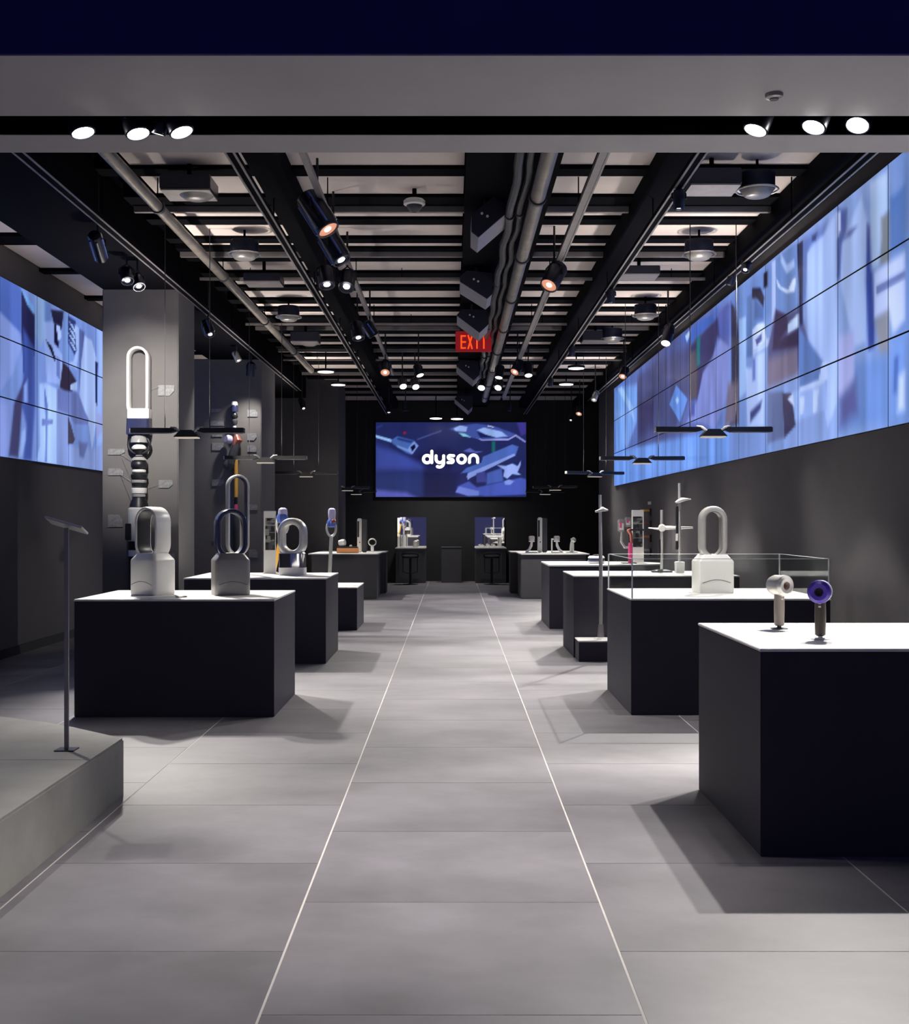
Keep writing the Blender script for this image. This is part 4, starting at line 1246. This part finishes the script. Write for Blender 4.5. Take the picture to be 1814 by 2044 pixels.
pipe('fat dull steel pipe running along the left side of the ceiling', -2.58, 4.25, .05, 6.3, 22)
pipe('fat dull steel pipe running beside the middle of the ceiling', .69, 4.12, .06, 6.3, 26, step=2.2)
pipe('dark ribbed hose left of the fat middle pipe', .50, 4.17, .035, 6.3, 24, 'dark', .012)
pipe('second dark ribbed hose left of the fat middle pipe', .585, 4.19, .028, 6.3, 24, 'dark', .014)
pipe('slim grey conduit under the right hand wall beam', 3.14, 4.27, .02, 6.3, 25, 'rail')
for k, zz, lab in ((6, 4.36, 'first thin cross bar hung under the joists'), (10, 4.34, 'second thin cross bar hung under the joists'), (14, 4.34, 'third thin cross bar hung under the joists')):
    yy = by[k][0] - .12
    r = thing('cross_bar', lab, 'bar', (0, yy, zz))
    MB().box(-3.0, 3.0, yy - .015, yy + .015, zz, zz + .03).build('bar', M['rail'], r)
    for x in (-2.4, -.6, 1.3, 2.6):
        MB().cyl((x, yy, zz + .03), (x, yy, 4.6), .005, n=5).build('hanger', M['joist'], r)

# hanging wedge shaped baffles
for i, (prof, Y, dep) in enumerate((
        (((941, 428), (985, 392), (1021, 416), (955, 473), (941, 462)), 10.5, .62),
        (((918, 552), (932, 540), (984, 545), (982, 587), (972, 596), (918, 562)), 13.3, .70),
        (((912, 628), (922, 617), (975, 618), (975, 647), (957, 664), (912, 630)), 15.6, .75),
        (((911, 728), (920, 718), (955, 720), (957, 748), (945, 759), (911, 731)), 21.0, 1.0),
        (((907, 796), (912, 790), (943, 790), (943, 812), (935, 820), (907, 796)), 26.0, 1.0))):
    pts = [PX(a, b, Y) for a, b in prof]
    c = sum(pts, Vector()) / len(pts)
    r = thing('ceiling_baffle', ['nearest', 'second', 'third', 'fourth', 'farthest'][i] + ' of the navy wedge baffles hanging down the ceiling middle', 'baffle', c, group='wedge baffles on the ceiling')
    poly = [(q.x, q.z) for q in pts]
    MB().prism(poly, Y, Y + .03).build('face', M['wedge_face'], r)
    poly2 = [(q.x, q.z) for q in pts]
    MB().prism(poly2, Y + .031, Y + dep).build('body', M['wedge'], r)
    for dx in (-.05, .03):
        MB().lathe([(.012, 0), (.012, .006)], (c.x + dx * .6, Y - .001, c.z + .02 - dx * .3), 10, axis=(0, -1, 0)).build('screw', M['white'], r)
    MB().cyl((c.x, Y + .15, c.z + .05), (c.x, Y + .15, 4.4), .012, n=8).build('hanger', M['dark'], r)

# exit sign
Y = 17.5
a, b = PX(909, 702, Y), PX(981, 661, Y)
r = thing('exit_sign', 'red lit exit sign hanging behind the third wedge baffle', 'sign', ((a.x + b.x) / 2, Y, a.z))
MB().box(a.x, b.x, Y, Y + .04, a.z, b.z).build('panel', M['exit_red'], r, bevel=.006)
MB().cyl(((a.x + b.x) / 2, Y + .02, b.z), ((a.x + b.x) / 2, Y + .02, 4.4), .012, n=8).build('hanger', M['dark'], r)
lw, lh = (b.x - a.x) * .15, (b.z - a.z) * .66
zb0 = a.z + (b.z - a.z) * .14
for i, ch in enumerate('EXIT'):
    x0 = a.x + (b.x - a.x) * (.14 + .19 * i)
    mb = MB()
    y0, y1 = Y - .008, Y - .001
    st = lw * .28
    if ch == 'E':
        mb.box(x0, x0 + st, y0, y1, zb0, zb0 + lh)
        for q in (0, .5, 1):
            zz = zb0 + (lh - st) * q
            mb.box(x0, x0 + lw, y0, y1, zz, zz + st)
    elif ch == 'X':
        for sgn in (-1, 1):
            mb.obox((x0 + lw / 2, (y0 + y1) / 2, zb0 + lh / 2), st, y1 - y0, lh * 1.08, Matrix.Rotation(sgn * math.atan2(lw * .75, lh), 3, 'Y'))
    elif ch == 'I':
        mb.box(x0 + lw * .36, x0 + lw * .64, y0, y1, zb0, zb0 + lh)
    else:
        mb.box(x0, x0 + lw, y0, y1, zb0 + lh - st, zb0 + lh)
        mb.box(x0 + lw * .36, x0 + lw * .64, y0, y1, zb0, zb0 + lh)
    mb.build('letter', M['exit_letter'], r)


# ceiling speakers and projector boxes
def speaker(px, py, label, h=2.75, rad=.17, can=.14):
    Y = F * h / (VY - py)
    c = PX(px, py, Y)
    r = thing('ceiling_speaker', label, 'speaker', c, group='round ceiling speakers')
    MB().lathe([(rad * .82, .0), (rad * .86, .01), (rad * .86, can), (rad * .6, can + .01)], c, 28).build('can', M['lampbody'], r, smooth=True)
    ring = [(c.x + rad * math.cos(q), c.y + rad * math.sin(q), c.z) for q in [2 * math.pi * i / 28 for i in range(28)]]
    MB().tube(ring, .009, 6, closed=True).build('rim', M['steel'], r, smooth=True)
    MB().lathe([(rad * .5, -.055), (rad * .62, -.045), (rad * .8, -.004), (rad * .8, -.001)], c, 28).build('cone', M['nickel'], r, smooth=True)
    MB().cyl(c + Vector((0, 0, can)), (c.x, c.y, 4.6), .012, n=8).build('stem', M['joist'], r)


speaker(488, 508, 'nearer round speaker on the left side of the ceiling')
speaker(576, 633, 'farther round speaker on the left side of the ceiling')
speaker(1511, 380, 'nearest round speaker on the right side of the ceiling')
speaker(1395, 508, 'second round speaker on the right side of the ceiling')
speaker(1288, 630, 'third round speaker on the right side of the ceiling')
speaker(1222, 676, 'farthest round speaker on the right, next to a grey box', h=2.72)


def projector(px, py, label, h=2.75, w=.42, d=.36, t=.12, lens=True):
    Y = F * h / (VY - py)
    c = PX(px, py, Y)
    r = thing('ceiling_projector', label, 'projector', c, group='ceiling boxes')
    MB().box(c.x - w / 2, c.x + w / 2, Y - d / 2, Y + d / 2, c.z, c.z + t).build('body', M['lampbody'], r, bevel=.008)
    MB().box(c.x - w / 2 + .006, c.x + w / 2 - .006, Y - d / 2 + .006, Y + d / 2 - .006, c.z - .012, c.z - .001).build('underside', M['rail'], r)
    if lens:
        MB().lathe([(.07, -.05), (.10, -.04), (.14, -.013), (.14, -.011)], (c.x + .06, Y, c.z), 24).build('lens', M['nickel'], r, smooth=True)
    MB().cyl((c.x, Y, c.z + t), (c.x, Y, 4.6), .02, n=8).build('stem', M['joist'], r)
    if px < 400:
        MB().tube([(c.x - .02, Y, c.z + t), (c.x + .03, Y, c.z + t + .11), (c.x + .2, Y + .1, c.z + t + .14), (c.x + .4, Y + .1, c.z + t + .16)], .007, 6).build('cable', M['black'], r, smooth=True)


projector(378, 388, 'projector box with a curled cable, nearest on the left of the ceiling')
projector(1420, 378, 'flat dark box beside the nearest right speaker', lens=False, t=.13)
projector(527, 566, 'flat dark box between the two left speakers', lens=False, t=.09)
projector(1275, 552, 'flat dark box between the second and third right speakers', lens=False, t=.09)
projector(610, 684, 'grey bottomed box past the farther left speaker', h=2.7, t=.14)
projector(1188, 682, 'grey bottomed box past the third right speaker', h=2.7, t=.14, lens=False)

# dome camera and smoke detector
Y = F * 2.86 / (VY - 408)
c = PX(827, 408, Y)
r = thing('dome_camera', 'white dome security camera on the ceiling left of the middle', 'camera', c)
MB().lathe([(.085, -.01), (.098, .0), (.098, .03), (.08, .045)], c, 28).build('housing', M['white'], r, smooth=True)
MB().lathe([(.008, -.075), (.045, -.06), (.068, -.03), (.072, -.008)], c, 24).build('dome', M['dark'], r, smooth=True)
MB().cyl(c + Vector((0, 0, .045)), (c.x, c.y, 4.6), .02, n=8).build('stem', M['joist'], r)
c = Vector(((1545 - VX) * 5.35 / F, 5.35, 3.4))
r = thing('smoke_detector', 'small grey smoke detector on the entrance soffit', 'detector', c)
MB().lathe([(.028, -.022), (.038, -.016), (.04, -.002), (.04, -.0005)], c, 24).build('housing', M['nickel'], r, smooth=True)
MB().lathe([(.02, -.026), (.022, -.0225)], c, 18).build('grille', M['dark'], r)


# ------------------------------------------------------------------ spotlights
def spotlight(pos, aim, label, L=.24, R=.06, lens='lens', lit=None, up=4.15, group='ceiling spotlights', body='lampbody', fins=False):
    up = 4.6 if up == 4.15 else up
    pos, aim = Vector(pos), Vector(aim)
    d = (aim - pos).normalized()
    r = thing('spotlight', label, 'spotlight', pos, group=group)
    tail = pos - d * L / 2
    tip = pos + d * L / 2
    MB().lathe([(R * .55, 0), (R * .9, .012), (R, .035), (R, L - .004), (R * .93, L), (R * .86, L), (R * .84, L - .02), (R * .3, L - .03)], tail, 20, axis=d).build('body', M[body], r, smooth=True)
    lr = R * .84 if lens in ('lens', 'lens_soft') else R * .84
    if lens == 'lens_dot':
        MB().lathe([(R * .40, 0), (R * .40, .003)], tip - d * .014, 16, axis=d).build('lens', M['lens'], r)
    elif lens == 'lens_warm':
        MB().lathe([(lr, 0), (lr, .002)], tip - d * .016, 18, axis=d).build('reflector', M['lens_warm'], r)
        MB().lathe([(R * .30, 0), (R * .30, .003)], tip - d * .0125, 14, axis=d).build('lens', M['lens'], r)
    elif lens == 'off':
        MB().lathe([(lr, 0), (lr, .002)], tip - d * .016, 18, axis=d).build('lens', M['dark'], r)
    else:
        MB().lathe([(lr, 0), (lr, .003)], tip - d * .006, 22, axis=d).build('lens', M[lens], r)
    if fins:
        u = d.orthogonal().normalized()
        w = d.cross(u)
        for k in range(6):
            q = 2 * math.pi * k / 6
            o = (u * math.cos(q) + w * math.sin(q)) * (R + .004)
            MB().cyl(tail + d * .04 + o, tail + d * (L - .03) + o, .010, n=6).build('fin', M['blue'] if k % 2 else M['steel'], r)  # blue fin colour stands for the blue highlight along the body
    side = d.cross(Vector((0, 0, 1)))
    side = side.normalized() if side.length > .05 else Vector((1, 0, 0))
    top = Vector((pos.x, pos.y, max(up, pos.z + R + .02)))
    MB().tube([pos + side * (R + .008), pos + side * (R + .008) + Vector((0, 0, R * .9)), Vector((pos.x, pos.y, pos.z + R * 1.7)), pos - side * (R + .008) + Vector((0, 0, R * .9)), pos - side * (R + .008)], .008, 6).build('yoke', M['black'], r, smooth=True)
    MB().cyl((pos.x, pos.y, pos.z + R * 1.6), top, .011, n=8).build('stem', M['black'], r)
    if lit:
        if lens == 'off':
            lit = None
    if lit:
        lamp(r, tip + d * .01, aim, *lit)
    return r


# entrance slot lights
WH = (1.0, .95, .88)
for px, py, lab, ax in ((166, 266, 'left'), (276, 268, 'middle'), (363, 265, 'right')) and []:
    pass
for px, py, tx, ty, lab in ((166, 266, -.7, 5.3, 'leftmost bright spotlight in the entrance slot'), (276, 268, -.5, 5.2, 'second bright spotlight from the left in the entrance slot'),
                            (363, 265, 0, 5.3, 'third bright spotlight from the left in the entrance slot'), (1507, 261, .1, 5.3, 'third bright spotlight from the right in the entrance slot'),
                            (1623, 255, .3, 4.9, 'second bright spotlight from the right in the entrance slot'), (1711, 251, .6, 4.4, 'rightmost bright spotlight in the entrance slot')):
    tip = PX(px, py, 5.76)
    aim = Vector((tx, ty, 0))
    d = (aim - tip).normalized()
    spotlight(tip - d * .065, aim, lab, L=.13, R=.061, lens='lens_hot', lit=(150 if px < 900 else 85, 52, .9, WH, .04), up=3.57, group='entrance slot spotlights')
tip = PX(320, 250, 5.78)
spotlight(tip, (-2.2, 6.2, .3), 'small turned spotlight between second and third bright spots in the entrance slot', L=.09, R=.035, lens='lens_soft', up=3.57, group='entrance slot spotlights')


def at(px, py, h):
    Y = F * h / (VY - py)
    return PX(px, py, Y)


# left track
def S_(px, py, h, aim, label, **k):
    return spotlight(at(px, py, h), aim, label, **k)


S_(195, 492, 2.42, (-3.45, 13.6, 2.7), 'spotlight with painted blue highlights nearest on the far left track', L=.36, R=.058, lens='lens_dot', fins=True, lit=(800, 46, 1, WH, .06))
S_(253, 550, 2.42, (-2.3, 9.9, .9), 'left of the paired spotlights in front of the nearest column', L=.16, R=.065, lens='lens_dot', lit=(600, 52, .5, WH, .035))
S_(274, 562, 2.40, (-1.75, 10.3, .9), 'right of the paired spotlights in front of the nearest column', L=.16, R=.065, lens='lens_dot', lit=(800, 58, .5, WH, .035))
S_(415, 655, 2.42, (-1.7, 13.4, .9), 'spotlight with painted blue highlights on the left track past the nearest column', L=.24, R=.06, lens='lens_dot', lit=(1150, 58, .5, WH, .035), fins=True)
S_(472, 711, 2.45, (-1.5, 17.5, .5), 'small pale spotlight on the left track above the second column', L=.16, R=.05, lens='lens_dot', body='nickel', lit=(900, 60, .5, WH, .035))
S_(501, 737, 2.40, (-3.5, 19.6, 1.5), 'warm lit spotlight in front of the second column', L=.22, R=.07, lens='lens_warm', lit=(120, 90, 1, WH, .06))
S_(603, 806, 2.4, (-1.9, 23.0, .7), 'spotlight with a pale side by the back partition', L=.26, R=.06, lens='lens_dot', lit=(800, 70, .6, WH, .05))
# left of middle
S_(633, 425, 2.55, (.3, 9.3, 1.8), 'big blue black spotlight nearest on the left middle rail, tilted right', L=.38, R=.10, lens='lens_warm', fins=True)
S_(665, 492, 2.5, (1.1, 9.9, .3), 'spotlight with painted blue highlights second on the left middle rail', L=.34, R=.09, lens='lens_dot', fins=True, lit=(150, 60, .6, WH, .04))
S_(650, 553, 2.5, (-.5, 10.4, .0), 'left of the paired lit spotlights on the left middle rail', L=.22, R=.085, lens='lens_dot', lit=(65, 64, .8, WH, .04))
S_(693, 560, 2.5, (-1.2, 9.6, .5), 'right of the paired lit spotlights on the left middle rail', L=.22, R=.085, lens='lens_dot')
S_(713, 660, 2.5, (-.5, 14.2, 0), 'lit black spotlight farther along the left middle rail', L=.24, R=.085, lens='lens_dot', lit=(65, 64, .8, WH, .04))
S_(738, 656, 2.5, (1.3, 16.4, .5), 'silver finned spotlight farther along the left middle rail', L=.22, R=.075, lens='lens_dot', fins=True, lit=(480, 72, .6, WH, .04))
S_(769, 734, 2.45, (-1.0, 15.8, .4), 'warm lit spotlight on the left middle rail above the back', L=.26, R=.085, lens='lens_warm', lit=(65, 64, .8, WH, .04))
# middle at the back
S_(803, 765, 2.4, (0.2, 17.5, 0), 'left bright spotlight of the back left pair', L=.18, R=.07, lens='lens', lit=(90, 80, .6, WH, .05))
S_(828, 766, 2.4, (0.4, 17.5, 0), 'right bright spotlight of the back left pair', L=.18, R=.07, lens='lens')
S_(835, 739, 2.42, (0.8, 17.8, 0), 'tilted soft spotlight above the bright back left pair', L=.2, R=.07, lens='lens_soft')
S_(962, 768, 2.4, (-.3, 17.5, 0), 'left bright spotlight of the back right pair', L=.18, R=.07, lens='lens')
S_(996, 768, 2.4, (-.5, 17.5, 0), 'right bright spotlight of the back right pair', L=.18, R=.07, lens='lens', lit=(90, 80, .6, WH, .05))
S_(997, 742, 2.42, (.2, 18.2, 0), 'tilted soft spotlight above the bright back right pair', L=.22, R=.07, lens='lens_soft')
S_(1033, 733, 2.45, (-1.1, 16.3, .4), 'warm lit spotlight on the right middle rail above the back', L=.26, R=.08, lens='lens_warm', lit=(330, 70, .6, WH, .04))
S_(1054, 737, 2.42, (1.3, 17.5, .4), 'soft lit spotlight right of the warm back spotlight', L=.24, R=.07, lens='lens_soft')
S_(776, 815, 2.4, (-1.3, 25.0, .9), 'left small dark spotlight of the cluster over the logo screen', L=.2, R=.06, lens='lens_dot')
S_(809, 811, 2.4, (-1.0, 25.2, .9), 'right small dark spotlight of the cluster over the logo screen', L=.2, R=.06, lens='lens_dot')
S_(1018, 813, 2.4, (.6, 25.5, 0), 'tiny spotlight over the right part of the logo screen', L=.16, R=.05, lens='lens_dot')
S_(1140, 834, 2.3, (1.9, 25.5, .4), 'tiny spotlight in the dark right of the logo screen', L=.14, R=.05, lens='lens_dot')
# right
S_(1106, 551, 2.5, (-1.0, 9.9, .3), 'big black spotlight with warm reflector on the right middle rail', L=.30, R=.095, lens='lens_warm', lit=(330, 66, .6, WH, .04))
S_(1333, 668, 2.42, (1.75, 13.9, .9), 'dark spotlight on the right track against the video wall', L=.30, R=.07, lens='lens_soft', lit=(950, 56, .5, WH, .035))
S_(1245, 744, 2.42, (1.4, 17.0, .4), 'warm lit spotlight hanging by the far end of the right video wall', L=.2, R=.075, lens='lens_warm', lit=(900, 60, .5, WH, .035))
S_(1157, 820, 2.35, (1.6, 23.2, .6), 'pink lit spotlight farthest on the right track', L=.2, R=.075, lens='lens_warm', lit=(800, 70, .6, WH, .05))
S_(1188, 790, 2.4, (1.2, 20.8, 0), 'pale sided spotlight far down the right track', L=.22, R=.055, lens='lens_dot', body='nickel', lit=(350, 70, .5, WH, .04))

# flush disc lights
for px, py, lab in ((650, 742, 'nearer flat disc light at the back left of the ceiling'), (675, 768, 'farther flat disc light at the back left of the ceiling'), (1150, 735, 'nearer flat disc light at the back right of the ceiling'),
                    (1130, 767, 'farther flat disc light at the back right of the ceiling'), (870, 835, 'left bright disc light just over the logo screen'), (912, 836, 'right bright disc light just over the logo screen')):
    h = (2.6 if px == 650 else 2.75) if py < 800 else 2.45
    c = at(px, py, h)
    r = thing('disc_light', lab, 'light', c, group='flat disc lights')
    MB().lathe([(.15, 0), (.155, .005), (.155, .04), (.10, .05)], c, 24).build('housing', M['lampbody'], r, smooth=True)
    MB().lathe([(.14, -.012), (.14, -.001)], c, 24).build('diffuser', M['lens'] if py > 800 else M['lens_soft'], r)
    MB().cyl(c + Vector((0, 0, .05)), (c.x, c.y, 4.6), .012, n=8).build('stem', M['joist'], r)
    if py > 800:
        lamp(r, c - Vector((0, 0, .03)), (c.x * 2.2, 28.6, 0), 190, 110, .8, WH, .1)
    else:
        lamp(r, c - Vector((0, 0, .03)), (c.x, c.y, 0), 35, 120, .8, WH, .1)

# track spotlights that light the plinths and the aisle (their heads hide behind the entrance header or in the dark beams)
key = [
    ((2.84, 8.0, 4.10), (1.9, 5.6, .5), 'right of two spotlights just behind the entrance header', 850, 72),
    ((2.50, 8.0, 4.10), (1.6, 5.5, .5), 'left of two spotlights just behind the entrance header', 850, 72),
    ((-3.02, 7.6, 4.10), (-2.4, 6.6, .2), 'spotlight on the left track just behind the entrance header', 260, 76),
    ((2.96, 12.1, 4.08), (1.75, 10.5, .9), 'spotlight on the right track over the glass case', 1350, 56),
    ((2.96, 12.75, 4.08), (1.6, 13.0, .2), 'added spotlight on the right track that brightens the low step', 380, 30),  # unseen lamp, added to whiten the top of the step
    ((1.75, 9.3, 3.99), (1.76, 9.3, 0), 'spotlight pointing straight down over the front of the glass case', 400, 65),
    ((1.75, 13.3, 3.99), (1.76, 13.3, 0), 'spotlight pointing straight down over the vacuum poles', 480, 65),
    ((1.75, 17.6, 3.99), (1.76, 17.6, 0), 'spotlight pointing straight down over the curved top plinth', 450, 65),
    ((1.75, 21.5, 3.99), (1.76, 21.5, 0), 'spotlight pointing straight down before the end of the right wall', 500, 65),
]
for pos, aim, lab, pw, cone in key:
    spotlight(pos, aim, lab, L=.16, R=.045, lens='lens_dot', lit=(pw, cone, .25 if abs(pos[0] - aim[0]) < .05 else .45, WH, .03), up=4.12 if abs(pos[0]) > 1.7 and abs(pos[0]) not in (2.84, 2.50) else 4.6)


# ------------------------------------------------------------------ pendant lamps
def pendant(px, py, Y, label, length=1.15, yaw=0.0, z=None, lit=0):
    c = PX(px, py, Y)
    r = thing('pendant_lamp', label, 'lamp', c, yaw, group='winged pendant lamps')
    k = length / 2
    for s in (-1, 1):
        poly = [(s * .10, -.002), (s * .13, .026), (s * k, .030), (s * k, -.020), (s * .16, -.020)]
        MB().prism(poly, -.045, .045).build('wing', M['black'], r, local=True)
        MB().box(min(s * .17, s * (k - .01)), max(s * .17, s * (k - .01)), -.038, .038, -.027, -.0205).build('wing_underside', M['rail'], r, local=True)
        MB().box(min(s * k, s * (k + .012)), max(s * k, s * (k + .012)), -.04, .04, -.022, .024).build('end_cap', M['white'] if s < 0 else M['dark'], r, local=True)
        MB().tube([(s * .06, -.03, -.02), (s * .12, -.03, .02), (s * .17, -.02, .034)], [.012, .02, .01], 8).build('heat_pipe', M['steel'], r, smooth=True, local=True)
        MB().cyl((s * .23, 0, .03), (s * .23, 0, 4.58 - c.z), .0045, n=6).build('suspension_wire', M['wire'], r, local=True)
    MB().prism([(-.06, .005), (.06, .005), (.13, -.065), (-.13, -.065)], -.07, .07).build('hub', M['black'], r, local=True)
    MB().box(-.115, .115, -.06, .06, -.078, -.066).build('diffuser', M['lamp_strip'], r, local=True)
    if lit:
        d = bpy.data.lights.new('lamp_light', 'AREA')
        d.energy = lit
        d.shape = 'RECTANGLE'
        d.size, d.size_y = .16, .08
        d.spread = math.radians(125)
        d.color = (1, .9, .82)
        o = bpy.data.objects.new('lamp_light', d)
        COL.objects.link(o)
        o.parent = r
        o.location = (0, 0, .05)
        o.rotation_euler = (math.pi, 0, 0)
    return r


UP = 27
pendant(374, 860, 12.35, 'nearest winged pendant lamp on the left, before the exploded fan', lit=UP)
pendant(530, 914, 17.0, 'second winged pendant lamp on the left, before the exploded vacuum', lit=UP)
pendant(611, 944, 22.1, 'third winged pendant lamp on the left, before the partition', lit=UP)
pendant(693, 973, 26.4, 'fourth winged pendant lamp on the left, beside the logo screen', 1.0, math.radians(25))
pendant(711, 981, 28.3, 'farthest winged pendant lamp on the left, beside the logo screen', .95, math.radians(-10))
pendant(1423, 858, 12.0, 'nearest winged pendant lamp on the right, before the video wall', lit=UP)
pendant(1281, 915, 16.6, 'second winged pendant lamp on the right, before the video wall', lit=UP)
pendant(1187, 944, 22.0, 'third winged pendant lamp on the right, turned at an angle', 1.15, math.radians(20), lit=UP)
pendant(1108, 972, 26.4, 'fourth winged pendant lamp on the right, beside the logo screen', 1.0, math.radians(-25))
pendant(1088, 981, 28.3, 'farthest winged pendant lamp on the right, beside the logo screen', .95, math.radians(10))
